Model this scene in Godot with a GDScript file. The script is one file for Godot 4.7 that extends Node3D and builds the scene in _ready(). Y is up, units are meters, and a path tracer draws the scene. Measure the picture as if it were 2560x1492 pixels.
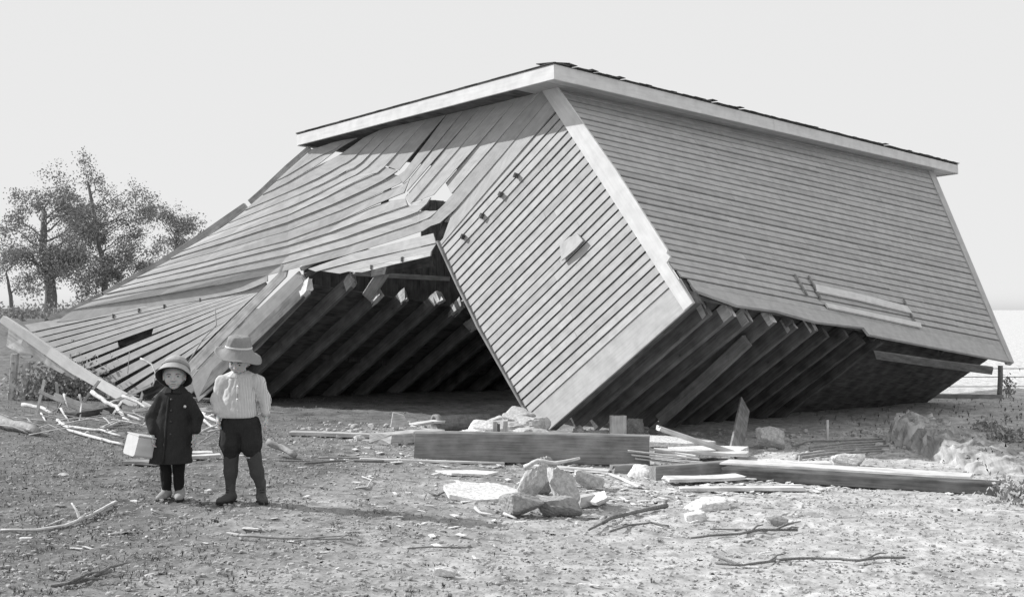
extends Node3D
# A wooden house racked off its foundation; two children stand before it. Metres, y up.

var rng := RandomNumberGenerator.new()
var fine := FastNoiseLite.new()
var M := {}
var used := {}
var sun_dir := Vector3(-0.82, 0.56, -0.20).normalized()   # towards the sun

func _ready():
	rng.seed = 71912
	fine.seed = 5; fine.frequency = 1.0; fine.fractal_octaves = 3
	setup_view()
	make_materials()
	build_ground()
	build_house()
	build_background()
	build_people()
	build_debris()
	build_small()

func setup_view():
	var cam := Camera3D.new()
	cam.name = "camera"
	cam.position = Vector3(0, 1.41, 0)
	cam.rotation_degrees.x = 0.456
	cam.fov = 27.8
	cam.far = 3000.0
	cam.near = 0.1
	add_child(cam)
	cam.current = true
	var env := Environment.new()
	env.background_mode = Environment.BG_SKY
	var sm := ProceduralSkyMaterial.new()
	sm.sky_top_color = grey(0.76)
	sm.sky_horizon_color = grey(0.81)
	sm.sky_curve = 0.25
	sm.ground_bottom_color = grey(0.3)
	sm.ground_horizon_color = grey(0.6)
	sm.sun_angle_max = 1.0
	var sky := Sky.new()
	sky.sky_material = sm
	env.sky = sky
	env.tonemap_mode = Environment.TONE_MAPPER_LINEAR
	env.tonemap_exposure = 1.04
	env.sdfgi_enabled = true
	env.ssao_enabled = true
	env.ssil_enabled = true
	var we := WorldEnvironment.new()
	we.name = "environment"
	we.environment = env
	add_child(we)
	var sun := DirectionalLight3D.new()
	sun.name = "sun"
	sun.light_energy = 1.6
	sun.light_angular_distance = 0.6
	sun.light_color = Color(1, 1, 1)
	sun.shadow_enabled = true
	add_child(sun)
	sun.look_at_from_position(sun_dir * 50.0, Vector3.ZERO, Vector3.UP)

# ---------------------------------------------------------------- helpers

func grey(l: float, a := 1.0) -> Color:
	var c := Color(l, l, l).linear_to_srgb()
	c.a = a
	return c

func ss(a: float, b: float, x: float) -> float:
	var t := clampf((x - a) / (b - a), 0.0, 1.0)
	return t * t * (3.0 - 2.0 * t)

func rr(a: float, b: float) -> float:
	return rng.randf_range(a, b)

func land(x: float, z: float) -> float:
	return -0.1 * ss(-2.2, 1.0, x) + 1.15 * ss(23.0, 55.0, -z) * (1.0 - ss(-6.0, 4.0, x))

func numbered(called: String) -> String:
	if not used.has(called):
		used[called] = 0
		return called
	used[called] += 1
	return "%s_%03d" % [called, used[called]]

func thing(called: String, label: String, category: String, at := Vector3.ZERO, group := "") -> Node3D:
	var o := Node3D.new()
	o.name = numbered(called)
	add_child(o)
	o.position = at
	tag(o, label, category, group)
	return o

func tag(o: Node, label: String, category: String, group := "") -> void:
	o.set_meta("label", label)
	o.set_meta("category", category)
	if group != "":
		o.set_meta("group", group)

func node(called: String, parent: Node) -> Node3D:
	var o := Node3D.new()
	o.name = called
	parent.add_child(o, true)
	return o

func obj(called: String, mesh: Mesh, mat: Material, parent: Node = null, at := Vector3.ZERO) -> MeshInstance3D:
	var o := MeshInstance3D.new()
	o.mesh = mesh
	o.material_override = mat
	o.cast_shadow = GeometryInstance3D.SHADOW_CASTING_SETTING_ON
	if parent == null:
		o.name = numbered(called)
		add_child(o)
	else:
		o.name = called
		parent.add_child(o, true)
	o.position = at
	return o

func solo(called: String, mesh: Mesh, mat: Material, label: String, category: String, group := "", at := Vector3.ZERO) -> MeshInstance3D:
	var o := obj(called, mesh, mat, null, at)
	tag(o, label, category, group)
	return o

# a bag of flat-shaded quads
class Bag:
	var st := SurfaceTool.new()
	func _init():
		st.begin(Mesh.PRIMITIVE_TRIANGLES)
		st.set_smooth_group(-1)
	func tri(a: Vector3, b: Vector3, c: Vector3, ua := Vector2.ZERO, ub := Vector2.RIGHT, uc := Vector2.ONE):
		st.set_uv(ua); st.add_vertex(a)
		st.set_uv(ub); st.add_vertex(b)
		st.set_uv(uc); st.add_vertex(c)
	func quad(a: Vector3, b: Vector3, c: Vector3, d: Vector3, ua := Vector2.ZERO, ub := Vector2.RIGHT, uc := Vector2.ONE, ud := Vector2.DOWN):
		tri(a, b, c, ua, ub, uc)
		tri(a, c, d, ua, uc, ud)
	func done(smooth := false) -> ArrayMesh:
		st.generate_normals()
		st.generate_tangents()
		return st.commit()

# board that follows two edge polylines, butt (lower) edge proud of the wall
func strip(lo: Array, hi: Array, n: Vector3, t_lo: float, t_hi: float, back := 0.006) -> ArrayMesh:
	var b := Bag.new()
	var u := rr(0, 5)
	var v := rr(0.05, 0.75)
	var k := lo.size()
	for i in k - 1:
		var l0: Vector3 = lo[i]
		var l1: Vector3 = lo[i + 1]
		var h0: Vector3 = hi[i]
		var h1: Vector3 = hi[i + 1]
		var w := l0.distance_to(h0) * 0.9
		var u1 := u + l0.distance_to(l1) * 0.42
		var a := l0 + n * t_lo
		var c := l1 + n * t_lo
		var d := h1 + n * t_hi
		var e := h0 + n * t_hi
		b.quad(a, c, d, e, Vector2(u, v), Vector2(u1, v), Vector2(u1, v + w), Vector2(u, v + w))
		var ab := l0 - n * back
		var cb_ := l1 - n * back
		var db := h1 - n * back
		var eb := h0 - n * back
		b.quad(cb_, ab, eb, db, Vector2(u, v), Vector2(u1, v), Vector2(u1, v + w), Vector2(u, v + w))
		b.quad(ab, cb_, c, a, Vector2(u, v), Vector2(u1, v), Vector2(u1, v + .02), Vector2(u, v + .02))
		b.quad(e, d, db, eb, Vector2(u, v), Vector2(u1, v), Vector2(u1, v + .02), Vector2(u, v + .02))
		if i == 0:
			b.quad(ab, a, e, eb)
		if i == k - 2:
			b.quad(c, cb_, db, d)
		u = u1
	return b.done()

# squared timber from a to b, w across, h along up; ends slightly uneven
func beam(a: Vector3, b: Vector3, w: float, h: float, up := Vector3.UP, rough := 0.0, taper := 1.0) -> ArrayMesh:
	var ax := (b - a).normalized()
	var side := ax.cross(up)
	if side.length() < 0.01:
		side = ax.cross(Vector3.RIGHT)
	side = side.normalized()
	var u := side.cross(ax).normalized()
	var m := Bag.new()
	var n := 5
	var rings := []
	var bev := minf(w, h) * 0.09
	var bow := rr(-1, 1) * rough * 0.4
	for i in n + 1:
		var t := float(i) / n
		var p := a.lerp(b, t) + u * bow * 4.0 * t * (1.0 - t)
		var f := lerpf(1.0, taper, t)
		var ring := []
		var ww := w * 0.5 * f
		var hh := h * 0.5 * f
		for c in [Vector2(-ww, -hh + bev), Vector2(-ww + bev, -hh), Vector2(ww - bev, -hh), Vector2(ww, -hh + bev), Vector2(ww, hh - bev), Vector2(ww - bev, hh), Vector2(-ww + bev, hh), Vector2(-ww, hh - bev)]:
			var q: Vector3 = p + side * (c.x + rr(-1, 1) * rough * 0.12) + u * (c.y + rr(-1, 1) * rough * 0.12)
			if i == 0 or i == n:
				q += ax * rr(-1, 1) * rough
			ring.append(q)
		rings.append(ring)
	var u0 := rr(0, 4)
	var v0 := rr(0, 0.7)
	var lng := a.distance_to(b) * 0.42
	for i in n:
		var v := v0
		for j in 8:
			var j1 := (j + 1) % 8
			var p0: Vector3 = rings[i][j]
			var p1: Vector3 = rings[i][j1]
			var p2: Vector3 = rings[i + 1][j1]
			var p3: Vector3 = rings[i + 1][j]
			var dv := p0.distance_to(p1) * 0.9
			var ua := u0 + lng * i / n
			var ub := u0 + lng * (i + 1) / n
			m.quad(p0, p1, p2, p3, Vector2(ua, v), Vector2(ua, v + dv), Vector2(ub, v + dv), Vector2(ub, v))
			v += dv
	for e in [0, n]:
		var c := Vector3.ZERO
		for q in rings[e]:
			c += q
		c /= 8.0
		for j in 8:
			var q0: Vector3 = rings[e][j]
			var q1: Vector3 = rings[e][(j + 1) % 8]
			if e == 0:
				m.tri(c, q1, q0, Vector2(.5, .5), Vector2(.6, .5), Vector2(.5, .6))
			else:
				m.tri(c, q0, q1, Vector2(.5, .5), Vector2(.6, .5), Vector2(.5, .6))
	return m.done()

# round stick through points, radius r0 to r1, smooth shaded
func stick(pts: Array, r0: float, r1: float, sides := 6, wob := 0.15) -> ArrayMesh:
	var st := SurfaceTool.new()
	st.begin(Mesh.PRIMITIVE_TRIANGLES)
	var dense := []
	for i in pts.size() - 1:
		for s in 3:
			var p: Vector3 = pts[i].lerp(pts[i + 1], s / 3.0)
			if i > 0 or s > 0:
				p += Vector3(rr(-1, 1), rr(-1, 1) * 0.5, rr(-1, 1)) * r0 * wob * 2.0
			dense.append(p)
	dense.append(pts[-1])
	var n := dense.size()
	var ln := 0.0
	for i in n:
		var ax: Vector3 = (dense[mini(i + 1, n - 1)] - dense[maxi(i - 1, 0)]).normalized()
		var sd := ax.cross(Vector3(0.13, 1, 0.21)).normalized()
		var u := sd.cross(ax)
		var r := lerpf(r0, r1, float(i) / (n - 1))
		if i > 0:
			ln += dense[i].distance_to(dense[i - 1])
		for j in sides + 1:
			var an := TAU * j / sides
			var rad := r * (1.0 + wob * fine.get_noise_3d(i * 3.1 + ln * 5.0, (j % sides) * 1.7, pts[0].x * 9.0))
			st.set_uv(Vector2(ln * 2.0, float(j) / sides * 0.9))
			st.add_vertex(dense[i] + (sd * cos(an) + u * sin(an)) * rad)
	for i in n - 1:
		for j in sides:
			var a := i * (sides + 1) + j
			var b := a + sides + 1
			for q in [a, a + 1, b, a + 1, b + 1, b]:
				st.add_index(q)
	# caps
	for e in [0, n - 1]:
		st.set_uv(Vector2(.5, .5))
		st.add_vertex(dense[e])
		var c := n * (sides + 1) + (0 if e == 0 else 1)
		for j in sides:
			var a: int = e * (sides + 1) + j
			for q in ([c, a + 1, a] if e == 0 else [c, a, a + 1]):
				st.add_index(q)
	st.generate_normals()
	st.generate_tangents()
	return st.commit()

# angular broken stone: directions cut off by random planes
func rock(size: Vector3, cuts := 12, rough := 0.03, sub := 2) -> ArrayMesh:
	var pl := []
	for i in cuts:
		var d := Vector3(rng.randfn(), rng.randfn(), rng.randfn()).normalized()
		pl.append([d, rr(0.62, 1.0)])
	for d in [Vector3.UP, Vector3.DOWN, Vector3.LEFT, Vector3.RIGHT, Vector3.FORWARD, Vector3.BACK]:
		pl.append([(d + Vector3(rr(-.3, .3), rr(-.3, .3), rr(-.3, .3))).normalized(), rr(0.75, 1.0)])
	var b := Bag.new()
	var off := rr(0, 100)
	var n := 4 * sub
	var faces := [[Vector3.UP, Vector3.RIGHT], [Vector3.DOWN, Vector3.LEFT], [Vector3.RIGHT, Vector3.UP], [Vector3.LEFT, Vector3.DOWN], [Vector3.FORWARD, Vector3.UP], [Vector3.BACK, Vector3.UP]]
	for f in faces:
		var up: Vector3 = f[0]
		var rx: Vector3 = f[1]
		var ry := up.cross(rx)
		var g := []
		for i in n + 1:
			var row := []
			for j in n + 1:
				var d: Vector3 = (up + rx * tan((2.0 * i / n - 1.0) * PI / 4) + ry * tan((2.0 * j / n - 1.0) * PI / 4)).normalized()
				var r := 1.4
				for p in pl:
					var c: float = d.dot(p[0])
					if c > 0.05:
						r = minf(r, p[1] / c)
				r += rough * fine.get_noise_3d(d.x * 4 + off, d.y * 4, d.z * 4) * 3.0
				row.append(d * r * size * 0.5)
			g.append(row)
		for i in n:
			for j in n:
				b.quad(g[i][j], g[i][j + 1], g[i + 1][j + 1], g[i + 1][j], Vector2(i, j) * .1, Vector2(i, j + 1) * .1, Vector2(i + 1, j + 1) * .1, Vector2(i + 1, j) * .1)
	return b.done()

# flat broken slab or panel from an outline (x, z), thickness t, centred on its base
func slab(outline: Array, t: float, warp := 0.0) -> ArrayMesh:
	var b := Bag.new()
	var c := Vector3.ZERO
	var top := []
	for p in outline:
		var q := Vector3(p.x, t + warp * fine.get_noise_2d(p.x * 3, p.y * 3 + t * 50), p.y)
		top.append(q)
		c += q
	c /= outline.size()
	var n := outline.size()
	for i in n:
		var p: Vector3 = top[i]
		var q: Vector3 = top[(i + 1) % n]
		var dp := Vector3(0, t, 0)
		b.tri(c, q, p, Vector2(c.x, c.z), Vector2(q.x, q.z), Vector2(p.x, p.z))
		b.tri(c - dp, p - dp, q - dp, Vector2(c.x, c.z), Vector2(p.x, p.z), Vector2(q.x, q.z))
		b.quad(p, q, q - dp, p - dp, Vector2(p.x, 0), Vector2(q.x, 0), Vector2(q.x, t), Vector2(p.x, t))
	return b.done()

# ---------------------------------------------------------------- materials

func grain_image(w: int, h: int, lo: float, hi: float, along: float, across: float, sd: int, knots := 0, speck := 0.0) -> Image:
	# tiles along u; values are sRGB bytes made from linear base colours
	var n1 := FastNoiseLite.new(); n1.seed = sd; n1.frequency = 1.0; n1.fractal_octaves = 4
	var n2 := FastNoiseLite.new(); n2.seed = sd + 9; n2.frequency = 1.0; n2.fractal_octaves = 3
	var im := Image.create(w, h, true, Image.FORMAT_RGB8)
	var kn := []
	for i in knots:
		kn.append(Vector3(rr(0, w), rr(0, h), rr(3, 6)))
	for x in w:
		var an := TAU * x / w
		var cx := cos(an) * along
		var cy := sin(an) * along
		for y in h:
			var v := float(y) / h
			var f := n1.get_noise_3d(cx, cy, v * across) * 0.75 + n2.get_noise_3d(cx * 2.2 + 7, cy * 2.2, v * 5.0) * 0.9
			f = 0.5 + 0.62 * f
			if speck > 0.0:
				f -= speck * maxf(0.0, n1.get_noise_3d(cx * 14, cy * 14 + 40, v * 60) - 0.25)
			for k in kn:
				var d := Vector2(x - k.x, (y - k.y) * 1.0).length()
				if d < k.z:
					f -= 0.5 * (1.0 - d / k.z)
			var l := clampf(lerpf(lo, hi, f), 0.01, 0.95)
			im.set_pixel(x, y, grey(l))
	return im

func grit_image(n: int, lo: float, hi: float, sd: int) -> Image:
	# even, gritty mottling that tiles both ways
	var a := FastNoiseLite.new(); a.seed = sd; a.frequency = 9.0 / n; a.fractal_octaves = 6; a.fractal_gain = 0.72
	var b := FastNoiseLite.new(); b.seed = sd + 3; b.frequency = 60.0 / n; b.noise_type = FastNoiseLite.TYPE_CELLULAR; b.fractal_octaves = 2
	var ia := a.get_seamless_image(n, n).get_data()
	var ib := b.get_seamless_image(n, n).get_data()
	var out := PackedByteArray()
	out.resize(n * n * 3)
	var lut := PackedByteArray()
	for i in 256:
		lut.append(int(grey(lerpf(lo, hi, i / 255.0)).r * 255.0))
	for i in n * n:
		var v := lut[clampi(int((ia[i] - 128) * 1.25 + (ib[i] - 100) * 0.45) + 128, 0, 255)]
		out[i * 3] = v
		out[i * 3 + 1] = v
		out[i * 3 + 2] = v
	return Image.create_from_data(n, n, false, Image.FORMAT_RGB8, out)

func tex(im: Image) -> ImageTexture:
	im.generate_mipmaps()
	return ImageTexture.create_from_image(im)

func bump(im: Image, s: float) -> ImageTexture:
	var c: Image = im.duplicate()
	c.clear_mipmaps()
	c.bump_map_to_normal_map(s)
	return tex(c)

func std(alb: Texture2D, nor: Texture2D, rough := 0.85, tint := 1.0, nscale := 1.0) -> StandardMaterial3D:
	var m := StandardMaterial3D.new()
	m.albedo_color = grey(tint)
	if alb:
		m.albedo_texture = alb
	if nor:
		m.normal_enabled = true
		m.normal_texture = nor
		m.normal_scale = nscale
	m.roughness = rough
	m.metallic_specular = 0.25
	m.cull_mode = BaseMaterial3D.CULL_DISABLED
	return m

func tri(m: StandardMaterial3D, s: float) -> StandardMaterial3D:
	m.uv1_triplanar = true
	m.uv1_scale = Vector3(s, s, s)
	return m

func make_materials():
	# painted, weathered clapboard: four tones of the same paint
	var paint := grain_image(1024, 256, 0.39, 0.53, 0.9, 36, 11, 9, 0.8)
	var paint_t := tex(paint)
	var paint_n := bump(paint, 2.0)
	for i in 4:
		M["paint%d" % i] = std(paint_t, paint_n, 0.72, [0.92, 0.97, 0.86, 1.0][i], 0.7)
	var white := grain_image(512, 256, 0.58, 0.73, 0.9, 24, 23, 3, 0.7)
	M.trim = std(tex(white), bump(white, 1.5), 0.7, 1.0, 0.4)
	var raw := grain_image(512, 256, 0.28, 0.62, 0.7, 44, 31, 6, 0.5)
	M.raw = std(tex(raw), bump(raw, 3.0), 0.85, 1.0, 0.8)
	M.pale = std(M.raw.albedo_texture, M.raw.normal_texture, 0.85, 1.35, 0.8)
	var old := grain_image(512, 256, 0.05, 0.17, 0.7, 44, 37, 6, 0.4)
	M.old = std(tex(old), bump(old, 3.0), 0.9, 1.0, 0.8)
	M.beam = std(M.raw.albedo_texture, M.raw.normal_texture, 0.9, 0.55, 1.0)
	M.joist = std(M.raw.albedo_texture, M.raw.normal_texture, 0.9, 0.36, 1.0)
	var bark := grain_image(512, 256, 0.09, 0.30, 3.5, 26, 41, 0, 0.6)
	M.bark = std(tex(bark), bump(bark, 5.0), 0.95, 1.0, 1.0)
	M.twig = std(M.raw.albedo_texture, M.bark.normal_texture, 0.9, 0.72, 0.6)
	M.peeled = std(M.raw.albedo_texture, M.raw.normal_texture, 0.85, 1.25, 0.6)
	var stone := grit_image(512, 0.26, 0.62, 53)
	M.stone = tri(std(tex(stone), bump(stone, 3.0), 0.95, 1.0, 1.0), 2.6)
	M.limestone = tri(std(M.stone.albedo_texture, M.stone.normal_texture, 0.95, 1.5, 1.0), 2.6)
	M.shaded_stone = tri(std(M.stone.albedo_texture, M.stone.normal_texture, 0.95, 0.68, 1.0), 2.6)  # same stone, tint lowered to paint in faces turned from the sun
	var dirt := grit_image(1024, 0.40, 1.05, 61)
	M.dirt_t = tex(dirt)
	M.dirt_n = bump(dirt, 3.5)
	var g := std(M.dirt_t, M.dirt_n, 0.97, 1.0, 1.0)
	g.vertex_color_use_as_albedo = true
	g.uv1_scale = Vector3(0.45, 0.45, 0.45)
	M.ground = g
	M.clod = tri(std(M.stone.albedo_texture, M.stone.normal_texture, 0.97, 0.62, 1.0), 5.0)
	M.pebble = tri(std(M.stone.albedo_texture, M.stone.normal_texture, 0.95, 0.95, 1.0), 7.0)
	M.iron = std(null, null, 0.6, 0.06)
	M.iron.metallic = 0.6
	M.wool = tri(cloth(0.022, 0.05, 83), 6.0)
	M.trousers = tri(cloth(0.018, 0.045, 89), 6.0)
	M.stocking = tri(cloth(0.05, 0.085, 97), 9.0)
	M.leggings = tri(cloth(0.012, 0.025, 98), 9.0)
	M.felt = tri(cloth(0.20, 0.33, 101), 5.0)
	M.straw = tri(cloth(0.28, 0.5, 103), 9.0)
	M.hat_band = std(null, null, 0.9, 0.62)
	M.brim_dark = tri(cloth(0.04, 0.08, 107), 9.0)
	M.skin = std(null, null, 0.65, 0.5)
	M.skin.subsurf_scatter_enabled = true
	M.skin.subsurf_scatter_strength = 0.15
	M.hair = std(null, null, 0.7, 0.16)
	M.lip = std(null, null, 0.6, 0.2)
	M.eye = std(null, null, 0.3, 0.03)
	M.brow = std(null, null, 0.9, 0.13)
	M.button = std(null, null, 0.4, 0.8)
	M.card = std(M.trim.albedo_texture, null, 0.85, 0.95)
	M.boot = std(null, null, 0.55, 0.075)
	M.pale_boot = std(null, null, 0.6, 0.3)
	M.sole = std(null, null, 0.9, 0.03)
	# striped shirt cotton: thin dark stripes woven in the cloth
	var im := Image.create(64, 64, true, Image.FORMAT_RGB8)
	for x in 64:
		for y in 64:
			var v := 0.62
			if x % 16 < 4:
				v = 0.36
			if y % 16 < 2:
				v *= 0.82
			im.set_pixel(x, y, grey(v + 0.05 * fine.get_noise_2d(x * 0.7, y * 0.7)))
	M.shirt = std(tex(im), null, 0.9, 1.0)
	M.leaf = std(null, null, 0.8, 0.33)
	M.leaf.backlight = Color(0.5, 0.5, 0.5)
	M.leaf.vertex_color_use_as_albedo = true
	M.grass = std(null, null, 0.9, 1.0)
	M.grass.vertex_color_use_as_albedo = true

func cloth(lo: float, hi: float, sd: int) -> StandardMaterial3D:
	var im := grain_image(128, 128, lo, hi, 6.0, 40, sd)
	return std(tex(im), bump(im, 4.0), 0.95, 1.0, 0.6)

# ---------------------------------------------------------------- ground

func ground_tone(x: float, z: float) -> float:
	# trodden sand to the right, darker turf soil to the left, in broken patches
	var d := -z
	var edge := -1.6 + 1.3 * fine.get_noise_2d(x * 0.35, z * 0.35) + (d - 9.0) * 0.05
	var sandy := ss(edge - 1.6, edge + 3.6, x)
	var l := lerpf(0.205, 0.57, sandy)
	l *= 1.0 + 0.30 * fine.get_noise_2d(x * 1.3 + 50, z * 1.3)
	l *= 1.0 + 0.22 * fine.get_noise_2d(x * 6.0, z * 6.0 + 90)
	l = lerpf(l, 0.74, ss(16.0, 26.0, d) * ss(4.0, 7.0, x))  # far right ground whitened in the colour, like glare merging with the sky
	return l

func bumps(x: float, z: float) -> float:
	return 0.020 * fine.get_noise_2d(x * 1.6 + 11, z * 1.6) + 0.013 * fine.get_noise_2d(x * 7.0, z * 7.0 + 31) + 0.012 * fine.get_noise_2d(x * 20.0, z * 20.0)

func sheet(x0: float, x1: float, z0: float, z1: float, step: float, rough: bool, drop := 0.0) -> ArrayMesh:
	var nx := int((x1 - x0) / step)
	var nz := int((z1 - z0) / step)
	var v := PackedVector3Array()
	var c := PackedColorArray()
	var uv := PackedVector2Array()
	var ix := PackedInt32Array()
	v.resize((nx + 1) * (nz + 1)); c.resize(v.size()); uv.resize(v.size())
	var k := 0
	for j in nz + 1:
		for i in nx + 1:
			var x := x0 + (x1 - x0) * i / nx
			var z := z0 + (z1 - z0) * j / nz
			var y := land(x, z) - drop
			if rough:
				var edge := minf(minf(x - x0, x1 - x), minf(z - z0, z1 - z))
				y += bumps(x, z) * clampf(edge / 0.5, 0.0, 1.0)
			v[k] = Vector3(x, y, z)
			var t := ground_tone(x, z)
			c[k] = Color(t, t, t)
			uv[k] = Vector2(x, z)
			k += 1
	for j in nz:
		for i in nx:
			var a := j * (nx + 1) + i
			var b := a + nx + 1
			ix.append_array([a, a + 1, b, a + 1, b + 1, b])
	var st := SurfaceTool.new()
	var arr := []
	arr.resize(Mesh.ARRAY_MAX)
	arr[Mesh.ARRAY_VERTEX] = v
	arr[Mesh.ARRAY_COLOR] = c
	arr[Mesh.ARRAY_TEX_UV] = uv
	arr[Mesh.ARRAY_INDEX] = ix
	var am := ArrayMesh.new()
	am.add_surface_from_arrays(Mesh.PRIMITIVE_TRIANGLES, arr)
	st.create_from(am, 0)
	st.generate_normals()
	st.generate_tangents()
	return st.commit()

func build_ground():
	var g := obj("ground", sheet(-420, 420, -900, 12, 6.0, false, 0.06), M.ground)
	g.set_meta("kind", "structure")
	var y := obj("dirt_yard", sheet(-5.2, 6.2, -14.2, -5.0, 0.045, true), M.ground)
	y.set_meta("kind", "structure")
	var f := obj("house_yard", sheet(-16, 16, -34, -14.2, 0.16, true, -0.0), M.ground)
	f.set_meta("kind", "structure")
	for s in [[-16.0, -5.2, "side_yard"], [6.2, 16.0, "side_yard_strip"]]:
		var e := obj(s[2], sheet(s[0], s[1], -14.2, -5.0, 0.16, true), M.ground)
		e.set_meta("kind", "structure")

# ---------------------------------------------------------------- the wrecked house

const CB := Vector3(1.899, 1.464, -12.5)
const TIP := Vector3(0.423, 0, -13.859)
const CT := Vector3(0.465, 4.023, -14)
const FB := Vector3(7.649, 0.564, -18.5)
const FT := Vector3(6.99, 3.698, -20.15)
const EC := Vector3(0.468, 4.049, -13.42)
const ER := Vector3(7.583, 3.766, -20.45)
const EL := Vector3(-3.033, 3.774, -16.95)

func paint(k := -1) -> Material:
	return M["paint%d" % (rng.randi() % 4 if k < 0 else k)]

func spoint(u: float, v: float) -> Vector3:
	return CB.lerp(FB, u).lerp(CT.lerp(FT, u), v)

func along(poly: Array, t: float) -> float:
	# poly: [t, s] pairs sorted by t
	if t <= poly[0][0]:
		return poly[0][1]
	for i in poly.size() - 1:
		if t <= poly[i + 1][0]:
			return lerpf(poly[i][1], poly[i + 1][1], (t - poly[i][0]) / (poly[i + 1][0] - poly[i][0]))
	return poly[-1][1]

func jag(p: Array, j: float) -> Array:
	var r := []
	for q in p:
		r.append(q + Vector3(rr(-j, j), rr(-j, j), rr(-j, j)))
	return r

func curve(p: Array) -> Array:
	# one rounded point between each pair, so that a board bends instead of kinking
	var r := []
	for i in p.size() - 1:
		var a: Vector3 = p[maxi(i - 1, 0)]
		var b: Vector3 = p[i]
		var c: Vector3 = p[i + 1]
		var d: Vector3 = p[mini(i + 2, p.size() - 1)]
		r.append(b)
		r.append((b + c) * 0.5625 - (a + d) * 0.0625)
	r.append(p[-1])
	return r

func build_house():
	var h := thing("wrecked_house", "big pale clapboard house wrecked, racked over and broken in two with its floor torn open", "house", Vector3.ZERO)
	var ne := (CT - CB).cross(TIP - CB).normalized()
	if ne.z < 0:
		ne = -ne
	var ah := (TIP - CB).normalized()
	var th := ah.cross(ne).normalized()
	if th.y < 0:
		th = -th
	# --- end wall, still standing part
	var ew := node("end_wall", h)
	ew.set_meta("label", "sunlit end wall with clapboards racked to a steep slant")
	var st := func(p: Vector3) -> Vector2: return Vector2((p - CB).dot(ah), (p - CB).dot(th))
	var xy := func(s: float, t: float) -> Vector3: return CB + ah * s + th * t
	var brk := []
	for p in [Vector3(0.333, 0.005, -13.946), Vector3(0.145, 0.276, -14.14), Vector3(-0.39, 1.186, -14.698), Vector3(-0.506, 1.42, -14.82), Vector3(-0.645, 1.678, -14.966), Vector3(-0.922, 2.261, -15.259)]:
		var q: Vector2 = st.call(p)
		brk.append([q.y, q.x])
	var ctq: Vector2 = st.call(CT)
	var t_skirt: float = st.call(Vector3(1.694, 1.648, -12.706)).y
	var t_top: float = st.call(Vector3(0.019, 3.178, -14.392)).y
	var n := 26
	for k in n:
		var t0 := lerpf(t_skirt, t_top, float(k) / n)
		var t1 := lerpf(t_skirt, t_top, float(k + 1) / n)
		var sl0 := along(brk, t0) - rr(0.0, 0.006)
		var sl1 := along(brk, t1) - rr(0.0, 0.006)
		var sr0 := ctq.x * t0 / ctq.y + 0.02
		var sr1 := ctq.x * t1 / ctq.y + 0.02
		var cuts := [0.0, 1.0]
		if rng.randf() < 0.55:
			cuts = [0.0, rr(0.25, 0.75), 1.0]
		for c in cuts.size() - 1:
			var f0: float = cuts[c] + (0.0008 if c > 0 else 0.0)
			var f1: float = cuts[c + 1]
			var tj := rr(-0.0035, 0.0035)
			var lo := []
			var hi := []
			for i in 3:
				var f := lerpf(f0, f1, i / 2.0)
				lo.append(xy.call(lerpf(sl0, sr0, f), t0 + 0.0075 + tj + rr(-.002, .002)))
				hi.append(xy.call(lerpf(sl1, sr1, f), t1 + tj * 0.4 - 0.0065))
			obj("clapboard", strip(lo, hi, ne, rr(0.014, 0.019), 0.006), paint(), ew)
	for q in brk.size() - 1:
		var ea: Vector3 = xy.call(brk[q][1] + 0.012, brk[q][0])
		var eb: Vector3 = xy.call(brk[q + 1][1] + 0.012, brk[q + 1][0])
		obj("edge_board", beam(ea + ne * 0.012, eb + ne * 0.012, 0.028, 0.06, ne, 0.003), M.beam, ew)  # dark strip added for the band of shadow along the break
	# dark backing boards, added so the open joints read black
	for q in 11:
		var h0 := lerpf(0.02, t_top, q / 11.0)
		var h1 := lerpf(0.02, t_top, (q + 1) / 11.0) - 0.004
		obj("dark_backing_board", strip([xy.call(along(brk, h0) - 0.03, h0) - ne * 0.04, xy.call(ctq.x * h0 / ctq.y + 0.05, h0) - ne * 0.04], [xy.call(along(brk, h1) - 0.03, h1) - ne * 0.04, xy.call(ctq.x * h1 / ctq.y + 0.05, h1) - ne * 0.04], ne, 0.012, 0.012), M.old, ew)
	# wide bottom board, sill line
	obj("skirt_board", strip([xy.call(along(brk, 0.0) - 0.01, 0.0), xy.call(1.2, -0.004), xy.call(0.0, 0.0)], [xy.call(along(brk, t_skirt) - 0.01, t_skirt), xy.call(1.2, t_skirt + .004), xy.call(0.0, t_skirt)], ne, 0.024, 0.006), paint(1), ew)
	# the wide board above, wedge that ends at the break
	obj("clapboard", strip([Vector3(-0.889, 2.198, -15.225), Vector3(-0.392, 2.734, -14.77), Vector3(0.536, 3.712, -13.917)], [Vector3(-0.763, 2.574, -15.12), Vector3(-0.298, 3.068, -14.693), Vector3(0.447, 3.857, -14.01)], ne, 0.022, 0.002), paint(0), ew)
	obj("clapboard", strip([Vector3(-0.748, 2.845, -15.118), Vector3(-0.373, 3.225, -14.773), Vector3(0.361, 3.976, -14.099)], [Vector3(-0.838, 2.99, -15.212), Vector3(-0.582, 3.25, -14.976), Vector3(0.157, 4.003, -14.297)], ne, 0.020, 0.002), paint(3), ew)
	# split and lifted piece in the middle of the wall
	obj("splintered_board", strip([Vector3(0.57, 1.948, -13.742), Vector3(0.721, 2.077, -13.582), Vector3(0.803, 2.168, -13.52)], [Vector3(0.549, 2.133, -13.792), Vector3(0.659, 2.219, -13.69), Vector3(0.741, 2.25, -13.612)], ne, 0.012, 0.006), paint(1), ew)
	# --- corner board
	var ob := func(f: float, o: float) -> Vector3: return CB.lerp(CT, f) + ah * o
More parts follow.
